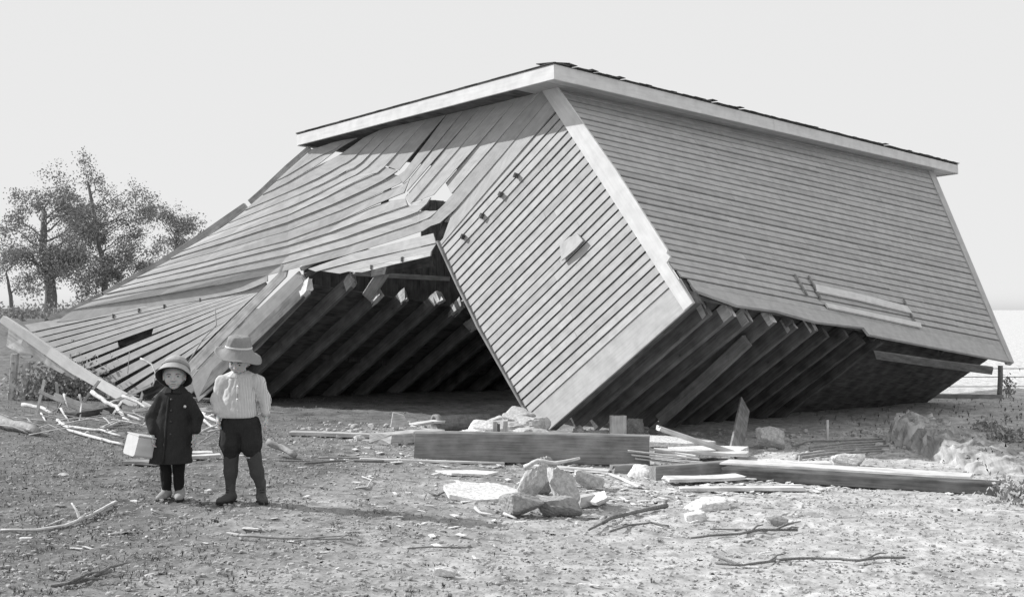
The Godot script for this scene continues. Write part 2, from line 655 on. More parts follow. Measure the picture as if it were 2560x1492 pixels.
	obj("corner_board", strip([ob.call(0.0, 0.0), ob.call(0.165, 0.0), ob.call(0.172, -0.075), ob.call(0.19, -0.06), ob.call(0.196, -0.09), ob.call(0.55, -0.10), ob.call(1.0, -0.05)], [ob.call(0.0, 0.135), ob.call(0.165, 0.135), ob.call(0.172, 0.135), ob.call(0.19, 0.135), ob.call(0.196, 0.135), ob.call(0.55, 0.135), ob.call(1.0, 0.14)], ne, 0.045, 0.045, -0.018), M.trim, ew)
	# --- broken left part of the end wall: boards bent round the break
	var bw := node("collapsed_wall", h)
	bw.set_meta("label", "broken left part of the end wall, its boards bent and splayed to the ground")
	var nl := Vector3(-0.52, 0.035, 0.853).normalized()
	var rows := [
		[[Vector3(-3.385, 3.234, -17.285), Vector3(-3.187, 3.3, -17.145), Vector3(-2.928, 3.42, -16.959), Vector3(-2.685, 3.527, -16.778), Vector3(-2.421, 3.606, -16.575), Vector3(-2.286, 3.707, -16.471)], [Vector3(-2.814, 3.635, -16.882), Vector3(-2.782, 3.643, -16.858), Vector3(-2.737, 3.65, -16.824), Vector3(-2.686, 3.656, -16.785), Vector3(-2.598, 3.669, -16.717), Vector3(-2.51, 3.687, -16.649)]],
		[[Vector3(-3.617, 3.048, -17.438), Vector3(-3.186, 3.196, -17.14), Vector3(-2.862, 3.341, -16.906), Vector3(-2.684, 3.414, -16.772), Vector3(-2.359, 3.605, -16.526), Vector3(-2.097, 3.713, -16.318)], [Vector3(-3.385, 3.234, -17.285), Vector3(-3.187, 3.3, -17.145), Vector3(-2.928, 3.42, -16.959), Vector3(-2.685, 3.527, -16.778), Vector3(-2.421, 3.606, -16.575), Vector3(-2.286, 3.707, -16.471)]],
		[[Vector3(-3.914, 2.837, -17.627), Vector3(-3.185, 3.059, -17.133), Vector3(-2.688, 3.224, -16.768), Vector3(-2.357, 3.356, -16.513), Vector3(-2.137, 3.45, -16.339), Vector3(-1.746, 3.778, -16.027)], [Vector3(-3.617, 3.048, -17.438), Vector3(-3.186, 3.196, -17.14), Vector3(-2.862, 3.335, -16.905), Vector3(-2.684, 3.403, -16.772), Vector3(-2.359, 3.516, -16.521), Vector3(-2.006, 3.702, -16.242)]],
		[[Vector3(-4.186, 2.662, -17.793), Vector3(-3.183, 2.956, -17.127), Vector3(-2.599, 3.144, -16.695), Vector3(-2.233, 3.284, -16.41), Vector3(-2.022, 3.372, -16.241), Vector3(-1.468, 3.848, -15.792)], [Vector3(-3.914, 2.837, -17.627), Vector3(-3.185, 3.059, -17.133), Vector3(-2.688, 3.224, -16.768), Vector3(-2.357, 3.356, -16.513), Vector3(-2.137, 3.45, -16.339), Vector3(-1.746, 3.778, -16.027)]],
		[[Vector3(-4.538, 2.485, -17.997), Vector3(-3.182, 2.842, -17.121), Vector3(-2.667, 3.016, -16.742), Vector3(-2.251, 3.17, -16.419), Vector3(-1.932, 3.304, -16.162), Vector3(-1.226, 3.873, -15.581)], [Vector3(-4.186, 2.662, -17.793), Vector3(-3.183, 2.956, -17.127), Vector3(-2.599, 3.144, -16.695), Vector3(-2.233, 3.284, -16.41), Vector3(-2.022, 3.372, -16.241), Vector3(-1.468, 3.848, -15.792)]],
		[[Vector3(-4.991, 2.269, -18.233), Vector3(-3.181, 2.733, -17.116), Vector3(-2.141, 3.106, -16.326), Vector3(-1.842, 3.204, -16.083), Vector3(-1.684, 3.274, -15.952), Vector3(-1.023, 3.901, -15.401)], [Vector3(-4.538, 2.485, -17.997), Vector3(-3.182, 2.842, -17.121), Vector3(-2.667, 3.016, -16.742), Vector3(-2.251, 3.17, -16.419), Vector3(-1.932, 3.304, -16.162), Vector3(-1.226, 3.873, -15.581)]],
		[[Vector3(-5.201, 2.152, -18.335), Vector3(-3.18, 2.631, -17.11), Vector3(-1.965, 2.999, -16.177), Vector3(-1.579, 3.158, -15.857), Vector3(-1.465, 3.22, -15.761), Vector3(-0.76, 3.928, -15.163)], [Vector3(-4.991, 2.269, -18.233), Vector3(-3.181, 2.733, -17.116), Vector3(-2.141, 3.106, -16.326), Vector3(-1.842, 3.204, -16.083), Vector3(-1.684, 3.274, -15.952), Vector3(-1.023, 3.901, -15.401)]],
		[[Vector3(-5.485, 2.017, -18.474), Vector3(-3.178, 2.511, -17.104), Vector3(-1.682, 2.96, -15.936), Vector3(-1.436, 3.055, -15.728), Vector3(-1.34, 3.098, -15.646), Vector3(-0.526, 3.947, -14.947)], [Vector3(-5.201, 2.152, -18.335), Vector3(-3.18, 2.631, -17.11), Vector3(-1.965, 2.999, -16.177), Vector3(-1.55, 3.165, -15.833), Vector3(-1.402, 3.198, -15.706), Vector3(-0.76, 3.928, -15.163)]],
		[[Vector3(-5.81, 1.874, -18.634), Vector3(-3.177, 2.374, -17.097), Vector3(-1.839, 2.775, -16.061), Vector3(-1.549, 2.864, -15.818), Vector3(-1.362, 2.917, -15.657), Vector3(-0.298, 3.969, -14.733)], [Vector3(-5.485, 2.017, -18.474), Vector3(-3.178, 2.511, -17.104), Vector3(-1.682, 2.949, -15.936), Vector3(-1.419, 3.027, -15.712), Vector3(-1.323, 3.102, -15.632), Vector3(-0.526, 3.947, -14.947)]],
		[[Vector3(-6.104, 1.74, -18.778), Vector3(-3.176, 2.295, -17.093), Vector3(-2.167, 2.547, -16.323), Vector3(-1.548, 2.695, -15.809), Vector3(-1.316, 2.752, -15.61), Vector3(-0.077, 3.985, -14.522)], [Vector3(-5.81, 1.874, -18.634), Vector3(-3.177, 2.374, -17.097), Vector3(-1.839, 2.764, -16.061), Vector3(-1.549, 2.827, -15.816), Vector3(-1.418, 2.833, -15.702), Vector3(-0.298, 3.969, -14.733)]],
		[[Vector3(-6.365, 1.629, -18.906), Vector3(-3.175, 2.175, -17.086), Vector3(-1.72, 2.521, -15.949), Vector3(-1.199, 2.65, -15.501), Vector3(-0.997, 2.835, -15.329), Vector3(0.157, 4.003, -14.297)], [Vector3(-6.104, 1.74, -18.778), Vector3(-3.176, 2.295, -17.093), Vector3(-2.167, 2.547, -16.323), Vector3(-1.548, 2.695, -15.809), Vector3(-1.316, 2.752, -15.61), Vector3(-0.077, 3.985, -14.522)]],
		[[Vector3(-6.668, 1.524, -19.056), Vector3(-3.272, 2.042, -17.151), Vector3(-1.461, 2.448, -15.723), Vector3(-1.182, 2.525, -15.481), Vector3(-1.072, 2.559, -15.384), Vector3(-1.018, 2.581, -15.336)], [Vector3(-6.365, 1.629, -18.906), Vector3(-3.175, 2.175, -17.086), Vector3(-1.72, 2.521, -15.949), Vector3(-1.199, 2.65, -15.501), Vector3(-1.045, 2.644, -15.364), Vector3(-0.943, 2.642, -15.271)]],
		[[Vector3(-7.014, 1.378, -19.226), Vector3(-3.509, 1.881, -17.312), Vector3(-1.46, 2.317, -15.716), Vector3(-1.028, 2.454, -15.34), Vector3(-0.699, 2.654, -15.049), Vector3(0.447, 3.857, -14.01)], [Vector3(-6.668, 1.524, -19.056), Vector3(-3.272, 2.042, -17.151), Vector3(-1.461, 2.448, -15.723), Vector3(-1.138, 2.543, -15.442), Vector3(-0.868, 2.707, -15.206), Vector3(0.361, 3.986, -14.099)]],
		[[Vector3(-7.325, 1.185, -19.376), Vector3(-6.23, 1.285, -18.822), Vector3(-5.225, 1.44, -18.317), Vector3(-4.144, 1.61, -17.721), Vector3(-3.769, 1.7, -17.482), Vector3(-3.515, 1.795, -17.312)], [Vector3(-7.014, 1.378, -19.226), Vector3(-6.1, 1.522, -18.766), Vector3(-5.371, 1.63, -18.399), Vector3(-4.36, 1.754, -17.86), Vector3(-3.907, 1.83, -17.579), Vector3(-3.509, 1.898, -17.313)]],
	]
	var rowi := -1
	for r in rows:
		var j0 := jag(r[0], 0.004)
		var j1 := jag(r[1], 0.003)
		# boards sprung loose near the break stand out from the wall
		var spring := rr(0.0, 0.014)
		for i in range(2, 5):
			j0[i] += nl * spring
		rowi += 1
		if rowi in [6, 8, 9, 10]:
			# snapped in two at the bend, the ends splintered
			var m0: Array = j0.slice(0, 5)
			var m1: Array = j1.slice(0, 5)
			var r0_: Array = j0.slice(4, 6)
			var r1_: Array = j1.slice(4, 6)
			m1[4] = m1[4] + (m1[4] - m1[3]).normalized() * rr(0.0, 0.05)
			m0[4] = m0[4] - (m0[4] - m0[3]).normalized() * rr(0.01, 0.05)
			r0_[0] = r0_[0].lerp(r0_[1], rr(-0.02, 0.015))
			r1_[0] = r1_[0].lerp(r1_[1], rr(0.0, 0.03))
			var mt := paint()
			obj("clapboard", strip(curve(m0), curve(m1), (nl + Vector3(0, rr(-.1, .1), 0)).normalized(), rr(0.012, 0.02), 0.003), mt, bw)
			obj("clapboard", strip(r0_, r1_, nl, rr(0.008, 0.014), 0.0), mt, bw)
		else:
			obj("clapboard", strip(curve(j0), curve(j1), nl, rr(0.009, 0.013), 0.002), paint(), bw)
	obj("clapboard", strip([Vector3(-2.72, 1.915, -16.734), Vector3(-2.042, 2.055, -16.198), Vector3(-1.459, 2.15, -15.708), Vector3(-0.957, 2.236, -15.266)], [Vector3(-2.848, 1.957, -16.833), Vector3(-2.163, 2.146, -16.302), Vector3(-1.46, 2.276, -15.714), Vector3(-1.001, 2.36, -15.311)], nl, 0.016, 0.002), paint(3), bw)
	obj("clapboard", strip([Vector3(-2.345, 1.879, -16.437), Vector3(-1.688, 2.006, -15.898), Vector3(-1.022, 2.127, -15.319)], [Vector3(-2.644, 1.924, -16.675), Vector3(-1.864, 2.076, -16.051), Vector3(-0.957, 2.231, -15.266)], nl, 0.016, 0.002), paint(1), bw)
	obj("furring_strip", strip([Vector3(-2.007, 1.886, -16.136), Vector3(-1.512, 1.984, -15.72), Vector3(-1.03, 2.07, -15.298)], [Vector3(-2.2, 1.902, -16.295), Vector3(-1.57, 2.022, -15.771), Vector3(-1.02, 2.125, -15.291)], nl, 0.018, 0.018), M.pale, bw)
	# outer edge boards of the collapsed wall
	for e in [[Vector3(-2.825, 3.645, -16.916), Vector3(-3.194, 3.4, -17.179), Vector3(-3.59, 3.101, -17.446), Vector3(-3.812, 2.945, -17.589)], [Vector3(-3.887, 2.908, -17.637), Vector3(-4.616, 2.507, -18.065), Vector3(-5.386, 2.089, -18.449), Vector3(-6.397, 1.624, -18.944)], [Vector3(-6.442, 1.605, -18.966), Vector3(-6.946, 1.404, -19.215), Vector3(-7.465, 1.216, -19.471)]]:
		var up := Vector3(0.3, 0.85, 0.2)
		var hi := []
		var lo := []
		for p in e:
			hi.append(p + Vector3(-0.03, 0.035, 0))
			lo.append(p + Vector3(0.03, -0.045, 0))
		obj("edge_board", strip(lo, hi, nl, 0.02, 0.03), M.raw, bw)
	# splayed lower boards, fanned out to the left
	var fl := [Vector3(-7.972, 1.136, -19.703), Vector3(-7.788, 1, -19.604), Vector3(-7.64, 0.918, -19.525), Vector3(-7.493, 0.843, -19.447), Vector3(-7.339, 0.761, -19.365), Vector3(-7.187, 0.681, -19.284), Vector3(-6.996, 0.583, -19.183), Vector3(-6.784, 0.493, -19.071), Vector3(-6.59, 0.398, -18.968), Vector3(-6.36, 0.285, -18.846), Vector3(-6.133, 0.156, -18.725), Vector3(-5.938, 0.052, -18.622), Vector3(-5.738, -0.051, -18.515)]
	var fr := [Vector3(-3.73, 1.748, -17.569), Vector3(-3.6, 1.782, -17.504), Vector3(-3.574, 1.77, -17.49), Vector3(-3.561, 1.758, -17.483), Vector3(-3.548, 1.746, -17.476), Vector3(-3.548, 1.723, -17.475), Vector3(-3.573, 1.688, -17.487), Vector3(-3.631, 1.631, -17.514), Vector3(-3.727, 1.55, -17.559), Vector3(-3.87, 1.422, -17.627), Vector3(-4.053, 1.251, -17.713), Vector3(-4.285, 1.044, -17.822), Vector3(-4.519, 0.827, -17.932)]
	for k in fl.size() - 1:
		var off := nl * (0.012 * k)
		var a: Vector3 = fl[k] + off
		var b: Vector3 = fr[k] + off
		var c: Vector3 = fl[k + 1] + off
		var d: Vector3 = fr[k + 1] + off
		# a gap opens between neighbours where they are spread furthest
		var gap := 0.16 + 0.03 * (k % 3) + (0.16 if k > 5 else 0.0)
		c = c.lerp(a, gap)
		var m1 := a.lerp(b, 0.5)
		var m2 := c.lerp(d, 0.5)
		if k == 6:
			var lo1 := [c, c.lerp(d, 0.25)]
			var hi1 := [a, a.lerp(b, 0.27)]
			obj("clapboard", strip(lo1, hi1, nl, 0.016, 0.004), paint(), bw)
			obj("clapboard", strip([c.lerp(d, 0.44), m2, d], [a.lerp(b, 0.46), m1, b], nl, 0.016, 0.004), paint(), bw)
		else:
			obj("clapboard", strip([c, m2, d], [a, m1, b], nl, 0.016, 0.004), paint(), bw)
	# dark backing added behind the splayed boards to keep light out of the slots
	for k in 7:
		var sa: Vector3 = [Vector3(-7.945, 1.108, -19.801), Vector3(-7.613, 0.915, -19.624), Vector3(-7.287, 0.726, -19.449), Vector3(-6.928, 0.548, -19.259), Vector3(-6.576, 0.367, -19.072), Vector3(-6.23, 0.202, -18.889), Vector3(-5.892, 0.033, -18.709), Vector3(-5.669, -0.081, -18.591)][k]
		var sb: Vector3 = [Vector3(-7.945, 1.108, -19.801), Vector3(-7.613, 0.915, -19.624), Vector3(-7.287, 0.726, -19.449), Vector3(-6.928, 0.548, -19.259), Vector3(-6.576, 0.367, -19.072), Vector3(-6.23, 0.202, -18.889), Vector3(-5.892, 0.033, -18.709), Vector3(-5.669, -0.081, -18.591)][k + 1]
		var sc: Vector3 = [Vector3(-3.757, 1.792, -17.697), Vector3(-3.6, 1.784, -17.617), Vector3(-3.573, 1.749, -17.602), Vector3(-3.599, 1.69, -17.612), Vector3(-3.721, 1.557, -17.669), Vector3(-3.95, 1.351, -17.777), Vector3(-4.215, 1.113, -17.901), Vector3(-4.551, 0.823, -18.06)][k]
		var sd: Vector3 = [Vector3(-3.757, 1.792, -17.697), Vector3(-3.6, 1.784, -17.617), Vector3(-3.573, 1.749, -17.602), Vector3(-3.599, 1.69, -17.612), Vector3(-3.721, 1.557, -17.669), Vector3(-3.95, 1.351, -17.777), Vector3(-4.215, 1.113, -17.901), Vector3(-4.551, 0.823, -18.06)][k + 1]
		obj("dark_backing_board", strip([sb, sd], [sa, sc], nl, 0.01, 0.01), M.old, bw)
	# long skirt of the left half and the narrow board above it
	obj("skirt_board", strip([Vector3(-4.604, 0.032, -17.762), Vector3(-3.618, 0.848, -17.294), Vector3(-2.823, 1.606, -16.922)], [Vector3(-4.731, 0.357, -17.84), Vector3(-3.798, 1.254, -17.403), Vector3(-2.999, 1.93, -17.025)], nl, 0.03, 0.03, 0.0), paint(2), bw)
	obj("narrow_board", strip([Vector3(-4.729, 0.429, -17.831), Vector3(-3.873, 1.237, -17.429), Vector3(-3.202, 1.853, -17.114), Vector3(-3.166, 1.989, -17.101)], [Vector3(-4.814, 0.58, -17.88), Vector3(-4.004, 1.306, -17.499), Vector3(-3.322, 1.9, -17.177), Vector3(-3.279, 2.036, -17.161)], nl, 0.02, 0.02), M.raw, bw)
	# thick white board on posts at far left
	obj("frieze_board", strip([Vector3(-7.883, 1.2, -18.6), Vector3(-7.464, 0.945, -18.45), Vector3(-7.038, 0.688, -18.3), Vector3(-6.601, 0.444, -18.1), Vector3(-6.171, 0.253, -17.9), Vector3(-5.733, 0.064, -17.65), Vector3(-5.219, -0.135, -17.4)], [Vector3(-7.809, 1.287, -18.6), Vector3(-7.391, 1.061, -18.45), Vector3(-6.96, 0.803, -18.3), Vector3(-6.523, 0.57, -18.1), Vector3(-6.094, 0.36, -17.9), Vector3(-5.663, 0.181, -17.65), Vector3(-5.162, -0.009, -17.4)], nl, 0.05, 0.06, 0.0), M.trim, bw)
	obj("ragged_boarding", strip([Vector3(-7.792, 0.817, -18.62), Vector3(-7.545, 0.723, -18.5), Vector3(-7.353, 0.713, -18.45), Vector3(-7.137, 0.568, -18.4), Vector3(-6.856, 0.439, -18.3), Vector3(-6.589, 0.336, -18.2)], [Vector3(-7.747, 1.114, -18.6), Vector3(-7.484, 0.95, -18.5), Vector3(-7.341, 0.859, -18.45), Vector3(-7.107, 0.715, -18.4), Vector3(-6.856, 0.567, -18.3), Vector3(-6.577, 0.396, -18.2)], nl, 0.03, 0.03), M.pale, bw)
	# --- long side wall
	var sw := node("side_wall", h)
	sw.set_meta("label", "long shaded side wall leaning back, clapboards running to the right")
	var sn := (FB - CB).cross(CT - CB).normalized()
	var rows_s := 31
	for k in rows_s:
		var v0 := lerpf(0.075, 1.012, float(k) / rows_s)
		var v1 := lerpf(0.075, 1.012, float(k + 1) / rows_s)
		var us := [0.0]
		if rng.randf() < 0.8:
			us.append(rr(0.2, 0.45))
		us.append(rr(0.55, 0.85))
		us.append(1.0)
		if k < 2:
			us[0] = [0.018, 0.006][k]
		for c in us.size() - 1:
			var ua: float = us[c] + (0.0006 if c > 0 else 0.0)
			var ub: float = us[c + 1]
			var tj := rr(-0.0015, 0.0015)
			obj("clapboard", strip([spoint(ua, v0 + tj + .0022), spoint(ub, v0 + tj + .0022)], [spoint(ua, v1 + tj * .5 - .0018), spoint(ub, v1 + tj * .5 - .0018)], sn, rr(0.013, 0.018), 0.005), paint(), sw)
	for q in 13:  # backing boards added to darken the gaps between the courses
		var h0 := lerpf(0.03, 0.99, q / 13.0)
		var h1 := lerpf(0.03, 0.99, (q + 1) / 13.0) - 0.001
		obj("dark_backing_board", strip([spoint(0.012, h0) - sn * 0.04, spoint(0.99, h0) - sn * 0.04], [spoint(0.012, h1) - sn * 0.04, spoint(0.99, h1) - sn * 0.04], sn, 0.012, 0.012), M.old, sw)
	# skirt of the side wall: torn narrow piece near the corner, full board beyond
	obj("skirt_board", strip([spoint(0.016, 0.05), spoint(0.1, 0.018), spoint(0.2, 0.028), spoint(0.3, 0.012), spoint(0.445, 0.03), spoint(0.45, 0.0), spoint(0.7, 0.0), spoint(1.0, 0.0)], [spoint(0.016, 0.078), spoint(0.1, 0.078), spoint(0.2, 0.078), spoint(0.3, 0.078), spoint(0.445, 0.078), spoint(0.45, 0.078), spoint(0.7, 0.078), spoint(1.0, 0.078)], sn, 0.028, 0.012), paint(), sw)
	for w in [[[Vector3(3.747, 1.606, -14.834), Vector3(4.536, 1.496, -15.643), Vector3(5.511, 1.33, -16.613)], [Vector3(3.753, 1.697, -14.936), Vector3(4.573, 1.581, -15.768), Vector3(5.452, 1.429, -16.636)]], [[Vector3(3.874, 1.409, -14.776), Vector3(4.679, 1.284, -15.6), Vector3(5.627, 1.132, -16.568)], [Vector3(3.841, 1.468, -14.799), Vector3(4.702, 1.335, -15.678), Vector3(5.633, 1.197, -16.634)]]]:
		obj("bare_board", strip(w[0], w[1], sn, 0.016, 0.016), M.trim, sw)
	for w in [[(Vector3(3.465, 1.823, -14.727)), (Vector3(3.576, 1.568, -14.583))], [(Vector3(3.692, 1.81, -14.975)), (Vector3(3.803, 1.511, -14.79))], [(Vector3(5.432, 1.532, -16.698)), (Vector3(5.564, 1.147, -16.5))]]:
		obj("batten", beam(w[0], w[1], 0.035, 0.014, sn, 0.006), M.beam, sw)
	obj("far_corner_board", strip([spoint(1.012, 0.0), spoint(1.012, 1.0)], [spoint(0.99, 0.0), spoint(0.99, 1.0)], sn, 0.03, 0.03, 0.05), paint(), sw)
	# --- roof with white fascia, boarded soffit and shingle edge
	var rf := node("roof", h)
	var e1 := (ER - EC).normalized()
	var e2 := (EL - EC).normalized()
	var up := e1.cross(e2).normalized()
	if up.y < 0:
		up = -up
	var e4 := ER + EL - EC
	var hf := 0.084
	var cut := [0.0, 0.44, 0.78, 1.0]
	for c in 3:
		var flo := []
		var fhi := []
		for i in 5:
			var f := lerpf(cut[c], cut[c + 1] - 0.0004, i / 4.0)
			var w_ := 0.002 * fine.get_noise_1d(f * 9.0 + 3.0)
			flo.append(EC.lerp(ER, f) - up * (hf * lerpf(1.0, 0.82, f) + w_) - e2 * rr(-.001, .001))
			fhi.append(EC.lerp(ER, f) + up * (hf * lerpf(1.0, 0.82, f) - w_ * .3) - e2 * rr(-.001, .001))
		obj("fascia_board", strip(flo, fhi, -e2, 0.0, 0.0, 0.03), M.trim, rf)
	for c in 2:
		var flo := []
		var fhi := []
		for i in 5:
			var f := lerpf([1.0, 0.47][c], [0.4704, 0.0][c], i / 4.0)
			var w_ := 0.002 * fine.get_noise_1d(f * 9.0 + 40.0)
			flo.append(EC.lerp(EL, f) - up * (hf * lerpf(1.0, 0.9, f) + w_) - e1 * rr(-.001, .001))
			fhi.append(EC.lerp(EL, f) + up * (hf * lerpf(1.0, 0.9, f) - w_ * .3) - e1 * rr(-.001, .001))
		obj("fascia_board", strip(flo, fhi, -e1, 0.0, 0.0, 0.03), M.trim, rf)
	for q in [[ER, e4, e1], [EL, e4, e2]]:
		var qa: Vector3 = q[0]
		var qb: Vector3 = q[1]
		var qn: Vector3 = q[2]
		obj("fascia_board", strip([qa - up * hf, qb - up * hf], [qa + up * hf, qb + up * hf], qn, 0.0, 0.0, 0.03), M.trim, rf)
	# soffit and ceiling boards run the length of the house
	var ln := EC.distance_to(ER)
	var wd := EC.distance_to(EL)
	var nb := 30
	for i in nb:
		var y0 := 0.032 + (wd - 0.064) * i / nb
		var y1 := 0.030 + (wd - 0.064) * (i + 1) / nb
		var o := EC - up * (hf - 0.03 + rr(0, .002))
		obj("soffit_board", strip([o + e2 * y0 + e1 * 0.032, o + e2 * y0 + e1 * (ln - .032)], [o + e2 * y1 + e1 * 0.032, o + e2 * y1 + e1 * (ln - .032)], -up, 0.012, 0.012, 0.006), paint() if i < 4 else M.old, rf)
	# low hipped roof planes
	var tp := up * hf
	var rise := up * (hf + wd * 0.5 * tan(deg_to_rad(8.5)))
	var ra := EC + e2 * wd * 0.5 + e1 * wd * 0.5 + rise
	var rb := EC + e2 * wd * 0.5 + e1 * (ln - wd * 0.5) + rise
	var over := 0.010
	var c1 := EC + tp - e1 * over - e2 * over
	var c2 := ER + tp + e1 * over - e2 * over
	var c3 := e4 + tp + e1 * over + e2 * over
	var c4 := EL + tp - e1 * over + e2 * over
	for q in [[c1, c2, rb, ra], [c2, c3, rb, rb], [c3, c4, ra, rb], [c4, c1, ra, ra]]:
		var b := Bag.new()
		var th_ := up * 0.006
		b.quad(q[0] + th_, q[1] + th_, q[2] + th_, q[3] + th_)
		b.quad(q[1], q[0], q[3], q[2])
		b.quad(q[0], q[1], q[1] + th_, q[0] + th_)
		obj("roof_slope", b.done(), M.old, rf)
	# butts of the first shingle course along the two eaves in view
	for side in [[c1, c2, -e2, 82], [c4, c1, -e1, 44]]:
		var sa: Vector3 = side[0]
		var sb: Vector3 = side[1]
		var so: Vector3 = side[2]
		var cnt: int = side[3]
		var dirn := (sb - sa).normalized()
		for i in cnt:
			var p0 := sa.lerp(sb, (i + 0.04) / cnt)
			var p1 := sa.lerp(sb, (i + 0.96) / cnt)
			var lift := rr(0.001, 0.007) + (0.022 if rng.randf() < 0.12 and cnt > 60 else 0.0)
			var reach := rr(0.012, 0.035)
			if cnt < 60:
				lift *= 0.4
				reach = rr(0.002, 0.008)
			var inn := -so * 0.28
			var q0 := p0 + so * reach + up * (0.008 + lift)
			var q1 := p1 + so * reach + up * (0.008 + lift * rr(0.5, 1.2))
			var b := Bag.new()
			var tk := up * 0.008
			b.quad(q0 + tk, q1 + tk, p1 + inn + up * 0.058, p0 + inn + up * 0.058)
			b.quad(q1, q0, p0 + inn + up * 0.048, p1 + inn + up * 0.048)
			b.quad(q0, q1, q1 + tk, q0 + tk)
			b.quad(q0 + tk, p0 + inn + up * 0.058, p0 + inn + up * 0.048, q0)
			b.quad(q1, p1 + inn + up * 0.048, p1 + inn + up * 0.058, q1 + tk)
			obj("shingle", b.done(), M.old, rf)
	# --- floor of the right half, seen from below
	var f1 := node("floor", h)
	f1.set_meta("label", "dark underside of the tilted floor with its joists bare")
	var bh := (FB - CB).normalized()
	var fnn := (TIP - CB).cross(FB - CB).normalized()
	if fnn.y > 0:
		fnn = -fnn
	floor_frame(f1, CB - fnn * 0.02, ah, bh, fnn, 2.5, 8.3, 0.43, [0.08, 0.16, 0.10, 0.15, 0.09, 0.12], 2.4, 0.0)
	obj("sill_beam", beam(CB - fnn * 0.08 + bh * 0.075, TIP - fnn * 0.08 + bh * 0.075, 0.13, 0.15, fnn, 0.01), M.old, f1)
	obj("rim_board", strip([Vector3(4.808, 0.75, -15.936), Vector3(6.126, 0.568, -17.268), Vector3(7.364, 0.404, -18.51)], [Vector3(4.701, 0.859, -15.665), Vector3(6.035, 0.677, -17.013), Vector3(7.284, 0.521, -18.248)], fnn, 0.02, 0.02), M.beam, f1)
	obj("loose_joist", beam(Vector3(2.718, 1.031, -13.94), Vector3(1.817, 0.035, -14.817), 0.05, 0.16, fnn, 0.02), M.beam, f1)
	# --- floor of the left half
	var f2 := node("broken_floor", h)
	f2.set_meta("label", "dark left floor half with splintered joist ends sticking up")
	var j0 := Vector3(-2.777, 1.614, -16.612)
	var j1 := Vector3(-4.604, 0.052, -17.808)
	var a2 := (j1 - j0).normalized()
	var n2 := a2.cross(bh).normalized()
	if n2.y > 0:
		n2 = -n2
	floor_frame(f2, j0 + a2 * 0.02, a2, bh, n2, 2.9, 8.5, 0.56, [0.0, -0.28, -0.02, -0.10, -0.16, -0.05, 0.2], 2.6, 0.1)
	# bright splintered pieces at the torn edge
	obj("broken_joist_end", beam(Vector3(-1.791, 1.995, -17.3), Vector3(-2.101, 1.573, -17.5), 0.09, 0.16, Vector3(0.8, 0.5, 0.4), 0.02), M.raw, f2)
	obj("cross_timber", beam(Vector3(-2.359, 1.929, -18), Vector3(-1.006, 1.875, -19.2), 0.06, 0.07, Vector3.UP, 0.01), M.raw, f2)
	obj("hanging_board", beam(Vector3(-2.02, 1.941, -17.4), Vector3(-1.022, 2.039, -15.8), 0.03, 0.16, Vector3.UP, 0.02), M.old, f2)
	obj("torn_corner", beam(Vector3(-2.978, 1.861, -17), Vector3(-2.819, 1.664, -17), 0.05, 0.08, Vector3(0.6, 0.6, 0.5), 0.03), M.pale, f2)
	for q in [[Vector3(-2.96, 1.959, -16.9), Vector3(-2.735, 2.087, -17)], [Vector3(-2.887, 1.87, -16.9), Vector3(-2.639, 2.019, -17)], [Vector3(-2.893, 1.807, -17.1), Vector3(-2.739, 1.969, -17.2)]]:
		obj("torn_corner", beam(q[0], q[1], 0.03, 0.07, Vector3(0, 1, 0.3), 0.02), [M.old, M.raw, M.old][rng.randi() % 3], f2)
	# --- boarded partition standing inside, dark behind the gaps
	var pt := node("partition", h)
	var po := Vector3(-3.096, 1.835, -18.3)
	var pd := Vector3(bh.x, 0, bh.z).normalized()
	for i in 46:
		var q := po + pd * (i * 0.17)
		var tp_ := 2.35 + rr(-0.04, 0.04) if i < 14 else 3.22 + rr(-0.03, 0.03)
		obj("partition_board", beam(Vector3(q.x, j0.y + 0.2 - (n2.x * (q.x - j0.x) + n2.z * (q.z - j0.z)) / n2.y, q.z), Vector3(q.x, tp_, q.z), 0.164, 0.022, Vector3(-pd.z, 0, pd.x), 0.006), M.old, pt)
	# --- studs at the break of the end wall
	var fr_ := node("framing", h)
	obj("stud", beam(Vector3(0.28, 0.08, -14.084), Vector3(-0.766, 2.065, -15.184), 0.10, 0.06, ne, 0.01), M.old, fr_)
	for s in [[(Vector3(-0.921, 2.28, -15.427)), (Vector3(-0.449, 3.405, -15.021))], [(Vector3(-1.789, 2.548, -16.332)), (Vector3(-1.497, 3.763, -16.106))], [(Vector3(-2.542, 2.37, -17.024)), (Vector3(-2.356, 3.485, -16.894))]]:
		obj("stud", beam(s[0], s[1], 0.10, 0.05, ne, 0.01), M.old, fr_)
	for s in [0.25, 0.5, 0.75]:
		obj("stud", beam(spoint(s, 0.02) - sn * 0.11, spoint(s, 0.98) - sn * 0.11, 0.05, 0.1, sn, 0.01), M.old, fr_)
	for p in [[Vector3(-7.651, 0.709, -18.55), Vector3(-7.384, -0.001, -17.737)], [Vector3(-7.446, 0.582, -18.5), Vector3(-7.277, 0, -17.879)]]:
		var top: Vector3 = p[0]
		obj("post", beam(Vector3(top.x - 0.06, -0.05, top.z), top, 0.10, 0.08, Vector3.BACK, 0.01), [M.raw, M.beam][0], fr_)
	# nails and cleats left along the torn courses
	for p in [Vector3(0.043, 2.983, -14.312), Vector3(-0.144, 2.775, -14.483), Vector3(-0.376, 2.532, -14.696), Vector3(-0.614, 2.291, -14.915)]:
		obj("cleat", beam(p - ah * 0.03 + th * 0.01, p + ah * 0.02 - th * 0.01, 0.035, 0.05, ne, 0.012), M.old, ew)
